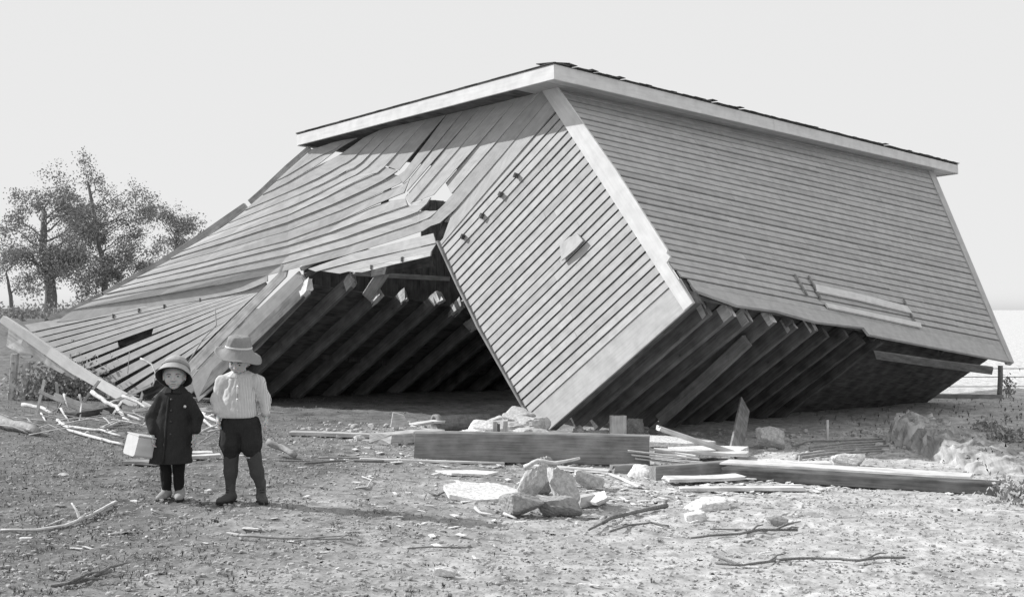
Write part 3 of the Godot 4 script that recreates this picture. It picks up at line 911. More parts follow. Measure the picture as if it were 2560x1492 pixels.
	for p in [Vector3(-6.221, 1.285, -18.795), Vector3(-5.749, 1.373, -18.559), Vector3(-5.288, 1.434, -18.327), Vector3(-4.657, 1.529, -18), Vector3(-1.868, 1.951, -15.996), Vector3(-1.425, 2.042, -15.62)]:
		obj("cleat", beam(p + Vector3(0, -0.03, 0), p + Vector3(0, 0.03, 0), 0.03, 0.03, nl, 0.006), M.old, bw)

func floor_frame(parent: Node, o: Vector3, a: Vector3, b: Vector3, n: Vector3, la: float, lb: float, gap: float, starts: Array, lj: float, ext: float):
	# joists along a, boards along b; n points out of the underside
	var k := int(lb / gap)
	for i in mini(k + 1, 11):
		var s: float = starts[i % starts.size()]
		var p := o + b * (i * gap + 0.03 + rr(-.05, .05)) - n * (0.10 + rr(-0.015, 0.01))
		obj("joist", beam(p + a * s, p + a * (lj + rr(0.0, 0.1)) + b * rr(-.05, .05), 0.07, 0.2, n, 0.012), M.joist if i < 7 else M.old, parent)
		if i < 7:
			var hd := p + a * s
			obj("splintered_end", beam(hd - a * ext * rr(0.5, 1.4) + b * rr(-.02, .02), hd + a * rr(0.06, 0.14), 0.082, 0.19, (n + b * rr(-.3, .3) * ext * 10.0).normalized(), 0.01 + ext * 0.35), [M.pale, M.raw][i % 2], parent)
	var w := 0.15
	for i in int(la / w):
		var q := o + a * (i * w + 0.04) - n * (0.215 + rr(0, .004))
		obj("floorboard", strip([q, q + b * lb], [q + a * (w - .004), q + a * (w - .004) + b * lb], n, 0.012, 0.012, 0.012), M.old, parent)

# ---------------------------------------------------------------- people

# Surface nets over a field of tapered capsules joined by a smooth minimum.
# prim: [from, to, radius0, radius1, stretch (Vector3), sign]
func nets(prims: Array, cell: float, k: float, clips := [], wob := 0.0, wf := 14.0) -> Array:
	var lo := Vector3(9, 9, 9)
	var hi := -lo
	for p in prims:
		if p.size() > 5 and p[5] < 0:
			continue
		var r: float = maxf(p[2], p[3]) * 1.25 + cell * 3
		for q in [p[0], p[1]]:
			lo = lo.min(q - Vector3(r, r, r))
			hi = hi.max(q + Vector3(r, r, r))
	var nx := int((hi.x - lo.x) / cell) + 2
	var ny := int((hi.y - lo.y) / cell) + 2
	var nz := int((hi.z - lo.z) / cell) + 2
	var f := PackedFloat32Array()
	f.resize(nx * ny * nz)
	f.fill(1.0)
	for p in prims:
		var A: Vector3 = p[0]
		var B: Vector3 = p[1]
		var r0: float = p[2]
		var r1: float = p[3]
		var sc: Vector3 = p[4] if p.size() > 4 else Vector3.ONE
		var sg: float = p[5] if p.size() > 5 else 1.0
		var a := A / sc
		var ba := B / sc - a
		var bb := maxf(ba.dot(ba), 1e-9)
		var ms := minf(sc.x, minf(sc.y, sc.z))
		var m := maxf(r0, r1) * maxf(sc.x, maxf(sc.y, sc.z)) + k + cell * 2.5
		var p0 := A.min(B) - Vector3(m, m, m) - lo
		var p1 := A.max(B) + Vector3(m, m, m) - lo
		for z in range(maxi(0, int(p0.z / cell)), mini(nz, int(p1.z / cell) + 2)):
			for y in range(maxi(0, int(p0.y / cell)), mini(ny, int(p1.y / cell) + 2)):
				var row := (z * ny + y) * nx
				for x in range(maxi(0, int(p0.x / cell)), mini(nx, int(p1.x / cell) + 2)):
					var q := (lo + Vector3(x, y, z) * cell) / sc - a
					var h := clampf(q.dot(ba) / bb, 0.0, 1.0)
					var d := ((q - ba * h).length() - lerpf(r0, r1, h)) * ms
					var o := f[row + x]
					if sg > 0:
						var e := maxf(k - absf(o - d), 0.0)
						f[row + x] = minf(o, d) - e * e * 0.25 / k
					else:
						var e2 := maxf(k - absf(o + d), 0.0)
						f[row + x] = maxf(o, -d) + e2 * e2 * 0.25 / k
	if wob > 0.0 or clips.size() > 0:
		for z in nz:
			for y in ny:
				var row := (z * ny + y) * nx
				for x in nx:
					var o := f[row + x]
					if absf(o) > 0.05:
						continue
					var q := lo + Vector3(x, y, z) * cell
					if wob > 0.0:
						o += wob * fine.get_noise_3d(q.x * wf, q.y * wf * 0.45, q.z * wf)
					for c in clips:
						o = maxf(o, c[0].dot(q) - c[1])
					f[row + x] = o
		# clips also beyond the thin shell
		for c in clips:
			for z in nz:
				for y in ny:
					var row := (z * ny + y) * nx
					for x in nx:
						var v: float = c[0].dot(lo + Vector3(x, y, z) * cell) - c[1]
						if v > f[row + x]:
							f[row + x] = v
	var id := PackedInt32Array()
	id.resize(nx * ny * nz)
	id.fill(-1)
	var V := PackedVector3Array()
	var sx := 1
	var sy := nx
	var sz := nx * ny
	var off := [0, sx, sy, sx + sy, sz, sz + sx, sz + sy, sz + sx + sy]
	var cor := [Vector3(0, 0, 0), Vector3(1, 0, 0), Vector3(0, 1, 0), Vector3(1, 1, 0), Vector3(0, 0, 1), Vector3(1, 0, 1), Vector3(0, 1, 1), Vector3(1, 1, 1)]
	var eds := [[0, 1], [2, 3], [4, 5], [6, 7], [0, 2], [1, 3], [4, 6], [5, 7], [0, 4], [1, 5], [2, 6], [3, 7]]
	for z in nz - 1:
		for y in ny - 1:
			var base := (z * ny + y) * nx
			for x in nx - 1:
				var i := base + x
				if absf(f[i]) > cell * 3.0:
					continue
				var s := 0
				for c in 8:
					if f[i + off[c]] < 0.0:
						s += 1
				if s == 0 or s == 8:
					continue
				var acc := Vector3.ZERO
				var n := 0
				for e in eds:
					var fa: float = f[i + off[e[0]]]
					var fb: float = f[i + off[e[1]]]
					if (fa < 0.0) != (fb < 0.0):
						acc += cor[e[0]].lerp(cor[e[1]], fa / (fa - fb))
						n += 1
				id[i] = V.size()
				V.append(lo + (Vector3(x, y, z) + acc / n) * cell)
	var I := PackedInt32Array()
	for z in range(1, nz - 1):
		for y in range(1, ny - 1):
			var base := (z * ny + y) * nx
			for x in range(1, nx - 1):
				var i := base + x
				var v0 := f[i]
				if absf(v0) > cell * 2.0:
					continue
				for ax in 3:
					var du: int = [sx, sy, sz][ax]
					var v1 := f[i + du]
					if (v0 < 0.0) == (v1 < 0.0):
						continue
					var d1: int = [sy, sz, sx][ax]
					var d2: int = [sz, sx, sy][ax]
					var a := id[i]
					var b := id[i - d1]
					var c := id[i - d1 - d2]
					var d := id[i - d2]
					if a < 0 or b < 0 or c < 0 or d < 0:
						continue
					if v0 < 0.0:
						I.append_array([a, c, b, a, d, c])
					else:
						I.append_array([a, b, c, a, c, d])
	return [V, I]

func skin_mesh(pieces: Array, us := 1.0, cyl := false) -> ArrayMesh:
	var st := SurfaceTool.new()
	st.begin(Mesh.PRIMITIVE_TRIANGLES)
	var base := 0
	for p in pieces:
		var V: PackedVector3Array = p[0]
		for v in V:
			st.set_uv(Vector2((v.x + v.z * 0.12) * us, v.y * us))
			st.add_vertex(v)
		for i in p[1]:
			st.add_index(base + i)
		base += V.size()
	st.generate_normals()
	return st.commit()

# a relaxed child's hand: wrist at w, pointing along d, palm facing inward (side s = +1 for a hand on the +x side)
func hand_prims(w: Vector3, d: Vector3, s: float, curl := 0.5) -> Array:
	var fwd := Vector3(0, 0, 1)
	var inn := Vector3(-s, 0, 0)
	fwd = (fwd - d * fwd.dot(d)).normalized()
	var pr := []
	var palm := w + d * 0.042
	pr.append([w - d * 0.025, w + d * 0.008, 0.0175, 0.016])
	for i in 4:
		var o := fwd * (0.0155 - 0.0105 * i)
		pr.append([w + d * 0.008 + o * 0.6, palm + o, 0.0105, 0.0088])
		var ln: float = [0.036, 0.041, 0.038, 0.030][i]
		var a := palm + o
		var dir := (d + inn * curl * 0.35).normalized()
		var b := a + dir * ln * 0.5
		dir = (d + inn * curl * 1.1).normalized()
		var c := b + dir * ln * 0.32
		dir = (d * 0.8 + inn * curl * 2.0).normalized()
		var e := c + dir * ln * 0.26
		pr.append([a, b, 0.0072, 0.0066])
		pr.append([b, c, 0.0066, 0.006])
		pr.append([c, e, 0.006, 0.005])
	var t0 := w + d * 0.012 + fwd * 0.013
	var t1 := t0 + (d * 0.7 + fwd * 0.75 + inn * 0.3).normalized() * 0.024
	var t2 := t1 + (d * 1.0 + fwd * 0.25 + inn * 0.5).normalized() * 0.02
	pr.append([t0, t1, 0.0095, 0.0078])
	pr.append([t1, t2, 0.0075, 0.006])
	return pr

# head prims about its centre; w half width
func head_prims(c: Vector3, s: float) -> Array:
	var pr := [
		[c + Vector3(0, 0.022, -0.014) * s, c + Vector3(0, 0.018, -0.006) * s, 0.080 * s, 0.080 * s, Vector3(0.95, 1.0, 1.08)],
		[c + Vector3(0, -0.03, 0.016) * s, c + Vector3(0, -0.062, 0.026) * s, 0.062 * s, 0.038 * s, Vector3(1.02, 1.0, 0.95)],
		[c + Vector3(-0.034, -0.032, 0.046) * s, c + Vector3(-0.030, -0.045, 0.044) * s, 0.026 * s, 0.024 * s],
		[c + Vector3(0.034, -0.032, 0.046) * s, c + Vector3(0.030, -0.045, 0.044) * s, 0.026 * s, 0.024 * s],
		[c + Vector3(0, -0.084, 0.046) * s, c + Vector3(0, -0.084, 0.05) * s, 0.017 * s, 0.015 * s],
		[c + Vector3(0, 0.004, 0.074) * s, c + Vector3(0, -0.026, 0.084) * s, 0.006 * s, 0.0085 * s],
		[c + Vector3(-0.009, -0.030, 0.076) * s, c + Vector3(0.009, -0.030, 0.076) * s, 0.0065 * s, 0.0065 * s],
		[c + Vector3(-0.014, -0.053, 0.071) * s, c + Vector3(0.014, -0.053, 0.071) * s, 0.0075 * s, 0.0075 * s],
		[c + Vector3(-0.011, -0.064, 0.070) * s, c + Vector3(0.011, -0.064, 0.070) * s, 0.008 * s, 0.008 * s],
	]
	for x in [-1.0, 1.0]:
		pr.append([c + Vector3(x * 0.030, 0.002, 0.087) * s, c + Vector3(x * 0.036, 0.001, 0.084) * s, 0.014 * s, 0.013 * s, Vector3.ONE, -1.0])
		pr.append([c + Vector3(x * 0.074, 0.004, -0.008) * s, c + Vector3(x * 0.076, -0.024, 0.002) * s, 0.016 * s, 0.010 * s, Vector3(0.5, 1, 1)])
	pr.append([c + Vector3(-0.02, -0.0585, 0.081) * s, c + Vector3(0.02, -0.0585, 0.081) * s, 0.0022 * s, 0.0022 * s, Vector3.ONE, -1.0])
	return pr

func ball(r: Vector3, seg := 10) -> ArrayMesh:
	var m := SphereMesh.new()
	m.radius = 0.5
	m.height = 1.0
	m.radial_segments = seg
	m.rings = seg / 2
	var st := SurfaceTool.new()
	st.append_from(m, 0, Transform3D(Basis.from_scale(r * 2.0), Vector3.ZERO))
	return st.commit()

func face_parts(b: Node3D, c: Vector3, s: float):
	for x in [-1.0, 1.0]:
		obj("eye", ball(Vector3(0.0075, 0.004, 0.005) * s), M.eye, b, c + Vector3(x * 0.032, 0.001, 0.0735) * s)
		obj("eyebrow", stick([c + Vector3(x * 0.017, 0.017, 0.080) * s, c + Vector3(x * 0.033, 0.021, 0.075) * s, c + Vector3(x * 0.050, 0.015, 0.063) * s], 0.0035 * s, 0.002 * s, 5, 0.0), M.brow, b)
	obj("lips", stick([c + Vector3(-0.017, -0.0595, 0.0735) * s, c + Vector3(0, -0.0575, 0.0785) * s, c + Vector3(0.017, -0.0595, 0.0735) * s], 0.0032 * s, 0.0028 * s, 5, 0.0), M.lip, b)

# lathed hat; prof: [radius, y] from crown centre to brim edge; droop(angle) lowers the brim
func hat_mesh(prof: Array, droop: Callable, th: float, wob := 0.0) -> ArrayMesh:
	var st := SurfaceTool.new()
	st.begin(Mesh.PRIMITIVE_TRIANGLES)
	var n := 40
	var rows := prof.size()
	var path := []
	for p in prof:
		path.append([p[0], p[1], 0.0])
	for i in rows:
		var p: Array = prof[rows - 1 - i]
		path.append([maxf(p[0] - th * (1.0 if p[0] < 0.1 else 0.1), 0.0), p[1] - th, 1.0])
	for i in path.size():
		for j in n + 1:
			var an := TAU * j / n
			var r: float = path[i][0]
			var y: float = path[i][1]
			var rb: float = clampf((r - 0.075) / 0.07, 0.0, 1.2)
			y += droop.call(an) * rb * rb
			r += wob * fine.get_noise_3d(cos(an) * 2, y * 22, sin(an) * 2)
			st.set_uv(Vector2(j * 0.1, i * 0.1))
			st.add_vertex(Vector3(sin(an) * r, y, cos(an) * r))
	for i in path.size() - 1:
		for j in n:
			var a := i * (n + 1) + j
			var b := a + n + 1
			for q in [a, a + 1, b, a + 1, b + 1, b]:
				st.add_index(q)
	st.generate_normals()
	return st.commit()

func boot(parent: Node3D, called: String, at: Vector3, turn: float, h: float, ln: float, mat: Material):
	var pr := [
		[Vector3(0, h, -0.012), Vector3(0, 0.055, -0.012), 0.036, 0.034],
		[Vector3(0, 0.04, -0.03), Vector3(0, 0.032, 0.03), 0.034, 0.032],
		[Vector3(0, 0.03, 0.03), Vector3(0, 0.024, ln - 0.06), 0.033, 0.028, Vector3(1.05, 0.9, 1)],
	]
	var o := obj(called, skin_mesh([nets(pr, 0.007, 0.02, [[Vector3.DOWN, -0.012]])], 3.0), mat, parent, at)
	o.rotation.y = turn
	var so := nets([[Vector3(0, 0.006, -0.032), Vector3(0, 0.006, ln - 0.062), 0.034, 0.033]], 0.006, 0.01, [[Vector3.DOWN, 0.0], [Vector3.UP, 0.013]])
	obj("sole", skin_mesh([so], 3.0), M.sole, o)
	for i in 3:
		obj("lace", stick([Vector3(-0.016, 0.06 + i * 0.018, 0.024 - i * 0.002), Vector3(0, 0.062 + i * 0.018, 0.03 - i * 0.003), Vector3(0.016, 0.06 + i * 0.018, 0.024 - i * 0.002)], 0.0025, 0.0025, 4, 0.0), M.sole, o)

func build_people():
	build_boy()
	build_toddler()

func build_boy():
	var at := Vector3(-1.945, 0, -8.72)
	at.y = land(at.x, at.z) + 0.004
	var p := thing("person", "child in a floppy brimmed hat, striped shirt and dark knee breeches, head bowed", "person", at, "children before the house")
	var hc := Vector3(-0.022, 1.030, 0.026)
	var sL := Vector3(0.108, 0.874, -0.005)
	var sR := Vector3(-0.152, 0.874, -0.005)
	var eL := Vector3(0.150, 0.745, -0.025)
	var eR := Vector3(-0.190, 0.745, -0.01)
	var wL := Vector3(0.168, 0.612, 0.01)
	var wR := Vector3(-0.166, 0.622, 0.055)
	var body := [
		[Vector3(-0.022, 0.99, 0.0), Vector3(-0.022, 0.90, -0.012), 0.036, 0.045],
		[Vector3(-0.022, 0.86, -0.01), Vector3(-0.02, 0.64, 0.0), 0.085, 0.085, Vector3(1.15, 1, 0.75)],
		[sR + Vector3(0.03, 0, 0), sL - Vector3(0.03, 0, 0), 0.04, 0.04],
		[sL, eL, 0.032, 0.026], [eL, wL, 0.026, 0.018], [sR, eR, 0.032, 0.026], [eR, wR, 0.026, 0.018],
		[Vector3(0.04, 0.60, 0), Vector3(0.062, 0.36, 0.012), 0.065, 0.042], [Vector3(0.062, 0.36, 0.012), Vector3(0.128, 0.09, -0.012), 0.040, 0.026],
		[Vector3(-0.07, 0.60, 0), Vector3(-0.078, 0.36, 0.012), 0.065, 0.042], [Vector3(-0.078, 0.36, 0.012), Vector3(-0.096, 0.09, -0.012), 0.040, 0.026],
	]
	var pieces := [nets(body, 0.012, 0.03)]
	var hd := head_prims(Vector3.ZERO, 0.98)
	var hm := nets(hd, 0.0045, 0.012)
	var tilt := Basis(Vector3.RIGHT, 0.44) * Basis(Vector3.UP, -0.2)
	var hv: PackedVector3Array = hm[0]
	for i in hv.size():
		hv[i] = tilt * hv[i] + hc
	hm[0] = hv
	pieces.append(hm)
	pieces.append(nets(hand_prims(wL, Vector3(0.02, -1, 0.05).normalized(), 1.0, 0.6), 0.003, 0.005))
	pieces.append(nets(hand_prims(wR, Vector3(0.02, -1, 0.08).normalized(), -1.0, 0.6), 0.003, 0.005))
	var b := obj("body", skin_mesh(pieces), M.skin, p)
	var fc := node("face", p)
	fc.transform = Transform3D(tilt, hc)
	face_parts(fc, Vector3.ZERO, 0.98)
	# hair at nape and temples
	obj("hair", skin_mesh([transform_net(nets([[Vector3(0, 0.03, -0.03), Vector3(0, 0.0, -0.035), 0.083, 0.078], [Vector3(-0.07, 0.0, 0.0), Vector3(-0.072, -0.03, 0.012), 0.018, 0.010], [Vector3(0.07, 0.0, 0.0), Vector3(0.072, -0.03, 0.012), 0.018, 0.010]], 0.006, 0.02, [[Vector3(0, -0.3, 1).normalized(), 0.012]], 0.006, 60.0), tilt, hc)], 3.0), M.hair, p)
	# shirt
	var sh := [
		[Vector3(-0.022, 0.865, -0.008), Vector3(-0.04, 0.65, 0.004), 0.102, 0.128, Vector3(1.12, 1, 0.82)],
		[Vector3(-0.022, 0.925, -0.012), Vector3(-0.022, 0.89, -0.01), 0.050, 0.078],
		[sR + Vector3(0.03, 0.005, 0), sL + Vector3(-0.03, 0.005, 0), 0.044, 0.044],
		[sL, eL, 0.050, 0.042], [eL, wL + Vector3(0, 0.042, 0), 0.042, 0.030],
		[sR, eR, 0.050, 0.043], [eR, wR + Vector3(0, 0.042, 0), 0.043, 0.030],
	]
	var shirt := obj("shirt", skin_mesh([nets(sh, 0.0075, 0.026, [[Vector3.DOWN, -0.618], [Vector3.UP, 0.938]], 0.009, 24.0)], 26.0), M.shirt, p)
	for y in [0.845, 0.755, 0.675]:
		obj("button", ball(Vector3(0.009, 0.009, 0.004)), M.button, shirt, Vector3(-0.02, y, 0.086 + (0.86 - y) * 0.09))
	obj("placket", stick([Vector3(-0.021, 0.915, 0.055), Vector3(-0.022, 0.85, 0.083), Vector3(-0.024, 0.76, 0.092), Vector3(-0.028, 0.66, 0.103)], 0.006, 0.006, 6, 0.0), M.shirt, shirt)
	for s in [-1.0, 1.0]:
		var c := Vector3(-0.022, 0, 0)
		obj("collar", strip([c + Vector3(s * 0.008, 0.905, 0.068), c + Vector3(s * 0.062, 0.908, 0.062), c + Vector3(s * 0.118, 0.922, 0.0), c + Vector3(s * 0.08, 0.925, -0.06)], [c + Vector3(s * 0.012, 0.935, 0.048), c + Vector3(s * 0.04, 0.945, 0.036), c + Vector3(s * 0.058, 0.952, 0.0), c + Vector3(s * 0.04, 0.952, -0.045)], Vector3(s * 0.3, 0.8, 0.5).normalized(), 0.006, 0.004), M.shirt, shirt)
	for w in [[wL, eL], [wR, eR]]:
		var wa: Vector3 = w[0]
		var we: Vector3 = w[1]
		var dd := (we - wa).normalized()
		obj("cuff", stick([wa + dd * 0.014, wa + dd * 0.028, wa + dd * 0.046], 0.029, 0.033, 12, 0.04), M.shirt, shirt)
	# breeches gathered below the knee
	var tr := [
		[Vector3(-0.03, 0.655, 0.0), Vector3(-0.02, 0.56, 0.0), 0.105, 0.112, Vector3(1.12, 1, 0.85)],
		[Vector3(0.045, 0.56, 0), Vector3(0.058, 0.42, 0.012), 0.083, 0.080], [Vector3(0.058, 0.42, 0.012), Vector3(0.066, 0.372, 0.012), 0.080, 0.058],
		[Vector3(-0.078, 0.56, 0), Vector3(-0.084, 0.42, 0.012), 0.083, 0.080], [Vector3(-0.084, 0.42, 0.012), Vector3(-0.084, 0.368, 0.012), 0.080, 0.058],
	]
	obj("breeches", skin_mesh([nets(tr, 0.009, 0.014, [[Vector3.UP, 0.668]], 0.012, 20.0)], 3.0), M.trousers, p)
	for s in [[Vector3(0.064, 0.40, 0.012), Vector3(0.098, 0.22, -0.012), Vector3(0.128, 0.11, -0.014)], [Vector3(-0.082, 0.40, 0.012), Vector3(-0.092, 0.22, -0.012), Vector3(-0.096, 0.11, -0.014)]]:
		obj("stocking", skin_mesh([nets([[s[0] + Vector3(0, 0.02, 0), s[1], 0.060, 0.049], [s[1], s[2], 0.047, 0.034]], 0.007, 0.02, [], 0.004, 30.0)], 3.0), M.stocking, p)
	boot(p, "boot", Vector3(-0.100, 0, -0.004), -0.62, 0.15, 0.148, M.boot)
	boot(p, "boot", Vector3(0.132, 0, -0.004), 0.42, 0.15, 0.150, M.boot)
	# hat
	var hat := obj("hat", hat_mesh([[0.0, 0.094], [0.03, 0.098], [0.058, 0.100], [0.077, 0.092], [0.085, 0.07], [0.089, 0.04], [0.094, 0.012], [0.104, -0.008], [0.122, -0.026], [0.142, -0.040], [0.158, -0.046], [0.168, -0.045]], func(an): return -0.010 * cos(an) - 0.004 + 0.026 * (-sin(an) if sin(an) < 0 else 0.0) - 0.012 * maxf(0.0, sin(an)) + 0.009 * sin(an * 3.0 + 0.5), 0.005, 0.011), M.felt, p, Vector3(-0.026, 1.108, 0.034))
	hat.rotation = Vector3(0.12, 0.0, -0.09)
	var band := hat_mesh([[0.0925, 0.026], [0.0958, 0.024], [0.0968, 0.019], [0.0965, 0.014]], func(_an): return 0.0, 0.003, 0.003)
	obj("hat_band", band, M.hat_band, hat)

func transform_net(n: Array, b: Basis, o: Vector3) -> Array:
	var v: PackedVector3Array = n[0]
	for i in v.size():
		v[i] = b * v[i] + o
	return [v, n[1]]

func build_toddler():
	var at := Vector3(-2.515, 0, -8.86)
	at.y = land(at.x, at.z) + 0.004
	var p := thing("person", "small child in a long dark buttoned coat and bonnet-like hat, holding a pale box", "person", at, "children before the house")
	var hc := Vector3(0.038, 0.906, 0.018)
	var sL := Vector3(0.120, 0.742, 0)
	var sR := Vector3(-0.055, 0.742, 0)
	var eL := Vector3(0.198, 0.60, -0.01)
	var eR := Vector3(-0.135, 0.60, 0.0)
	var wL := Vector3(0.196, 0.468, 0.03)
	var wR := Vector3(-0.105, 0.468, 0.07)
	var body := [
		[Vector3(0.036, 0.86, 0.0), Vector3(0.034, 0.77, -0.01), 0.036, 0.044],
		[Vector3(0.034, 0.73, -0.01), Vector3(0.022, 0.45, 0.0), 0.08, 0.09, Vector3(1.1, 1, 0.8)],
		[sL - Vector3(0.03, 0, 0), sR + Vector3(0.03, 0, 0), 0.035, 0.035],
		[sL, eL, 0.03, 0.025], [eL, wL, 0.025, 0.017], [sR, eR, 0.03, 0.025], [eR, wR, 0.025, 0.017],
		[Vector3(0.062, 0.42, 0), Vector3(0.066, 0.07, -0.01), 0.055, 0.026],
		[Vector3(-0.022, 0.42, 0), Vector3(-0.028, 0.07, -0.01), 0.055, 0.026],
	]
	var pieces := [nets(body, 0.012, 0.03)]
	var tilt := Basis(Vector3.UP, 0.16) * Basis(Vector3.RIGHT, -0.02) * Basis.from_scale(Vector3(1.07, 0.97, 1.0))
	pieces.append(transform_net(nets(head_prims(Vector3.ZERO, 0.96), 0.004, 0.011), tilt, hc))
	pieces.append(nets(hand_prims(wL, Vector3(-0.05, -1, 0.08).normalized(), 1.0, 0.7), 0.003, 0.005))
	pieces.append(nets(hand_prims(wR, Vector3(0.06, -1, 0.2).normalized(), -1.0, 1.0), 0.003, 0.005))
	obj("body", skin_mesh(pieces), M.skin, p)
	var fc := node("face", p)
	fc.transform = Transform3D(tilt, hc)
	face_parts(fc, Vector3.ZERO, 0.96)
	obj("hair", skin_mesh([transform_net(nets([[Vector3(0, 0.03, -0.03), Vector3(0, 0.0, -0.035), 0.084, 0.08], [Vector3(-0.03, 0.06, 0.05), Vector3(0.03, 0.06, 0.05), 0.02, 0.02]], 0.006, 0.02, [[Vector3(0, -0.5, 1).normalized(), 0.022]], 0.005, 60.0), tilt, hc)], 3.0), M.hair, p)
	# coat, flaring to a straight hem
	var ct := [
		[Vector3(0.034, 0.74, -0.005), Vector3(0.026, 0.50, 0.0), 0.098, 0.122, Vector3(1.08, 1, 0.85)],
		[Vector3(0.026, 0.50, 0.0), Vector3(0.010, 0.26, 0.008), 0.122, 0.152, Vector3(1.05, 1, 0.85)],
		[Vector3(0.036, 0.805, -0.006), Vector3(0.035, 0.79, -0.006), 0.050, 0.062],
		[sL - Vector3(0.03, -0.005, 0), sR + Vector3(0.03, 0.0, 0), 0.042, 0.042],
		[sL, eL, 0.050, 0.044], [eL, wL + Vector3(0, 0.042, 0), 0.044, 0.034],
		[sR, eR, 0.050, 0.044], [eR, wR + Vector3(0, 0.042, 0), 0.044, 0.034],
	]
	var coat := obj("coat", skin_mesh([nets(ct, 0.0085, 0.018, [[Vector3.DOWN, -0.272], [Vector3.UP, 0.832]], 0.010, 16.0)], 3.0), M.wool, p)
	obj("front_edge", stick([Vector3(0.02, 0.80, 0.052), Vector3(0.012, 0.73, 0.083), Vector3(0.004, 0.6, 0.098), Vector3(-0.004, 0.45, 0.114), Vector3(-0.012, 0.285, 0.138)], 0.007, 0.008, 6, 0.0), M.wool, coat)
	for y in [0.74, 0.66, 0.58, 0.49]:
		obj("button", ball(Vector3(0.010, 0.010, 0.005)), M.boot, coat, Vector3(0.034, y, 0.083 + (0.74 - y) * 0.11))
	obj("badge", ball(Vector3(0.011, 0.011, 0.005)), M.button, coat, Vector3(0.128, 0.688, 0.067))
	for s in [-1.0, 1.0]:
		var c := Vector3(0.036, 0, 0)
		obj("collar", strip([c + Vector3(s * 0.004, 0.785, 0.076), c + Vector3(s * 0.055, 0.778, 0.064), c + Vector3(s * 0.102, 0.782, 0.0), c + Vector3(s * 0.07, 0.785, -0.06)], [c + Vector3(s * 0.008, 0.815, 0.052), c + Vector3(s * 0.042, 0.828, 0.036), c + Vector3(s * 0.056, 0.838, 0.0), c + Vector3(s * 0.04, 0.838, -0.045)], Vector3(s * 0.3, 0.8, 0.5).normalized(), 0.009, 0.006), M.wool, coat)
	for s in [[Vector3(0.064, 0.32, 0), Vector3(0.066, 0.075, -0.008)], [Vector3(-0.026, 0.32, 0), Vector3(-0.028, 0.075, -0.008)]]:
		obj("legging", skin_mesh([nets([[s[0], s[1], 0.052, 0.034]], 0.007, 0.01, [], 0.006, 26.0)], 3.0), M.leggings, p)
	boot(p, "shoe", Vector3(-0.032, 0, -0.002), -0.22, 0.075, 0.145, M.pale_boot)
	boot(p, "shoe", Vector3(0.072, 0, -0.002), 0.22, 0.075, 0.145, M.pale_boot)
	# hat worn on the back of the head, dark inside of the brim framing the face
	var hat := obj("hat", hat_mesh([[0.0, 0.098], [0.03, 0.098], [0.062, 0.088], [0.084, 0.062], [0.094, 0.03], [0.098, 0.004], [0.108, -0.020], [0.120, -0.042], [0.128, -0.056]], func(an): return 0.006 * sin(an * 3.0), 0.004, 0.003), M.straw, p, hc + Vector3(0, 0.040, -0.022))
	hat.rotation = Vector3(-0.66, 0.0, -0.02)
	hat.scale = Vector3(1.06, 1.06, 1.06)
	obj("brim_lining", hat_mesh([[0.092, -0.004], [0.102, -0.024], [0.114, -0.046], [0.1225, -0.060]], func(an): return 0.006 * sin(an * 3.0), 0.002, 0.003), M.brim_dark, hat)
	obj("hat_band", hat_mesh([[0.096, 0.034], [0.100, 0.022], [0.1015, 0.010]], func(_an): return 0.0, 0.002, 0.002), M.felt, hat)
	# the pale box held against the coat
	var bx := thing("cardboard_box", "pale flat cardboard box hanging from the small child's hand", "box", at + Vector3(-0.195, 0.325, 0.075))
	bx.rotation = Vector3(0.10, 0.85, -0.22)
	var a := 0.10
	obj("box_body", beam(Vector3(-a, 0.075, 0), Vector3(a, 0.075, 0), 0.15, 0.15, Vector3.UP, 0.0), M.card, bx)
	obj("lid_flap", beam(Vector3(-a - .003, 0.153, 0), Vector3(a + .003, 0.153, 0), 0.156, 0.008, Vector3.UP, 0.0), M.card, bx)

# ---------------------------------------------------------------- background

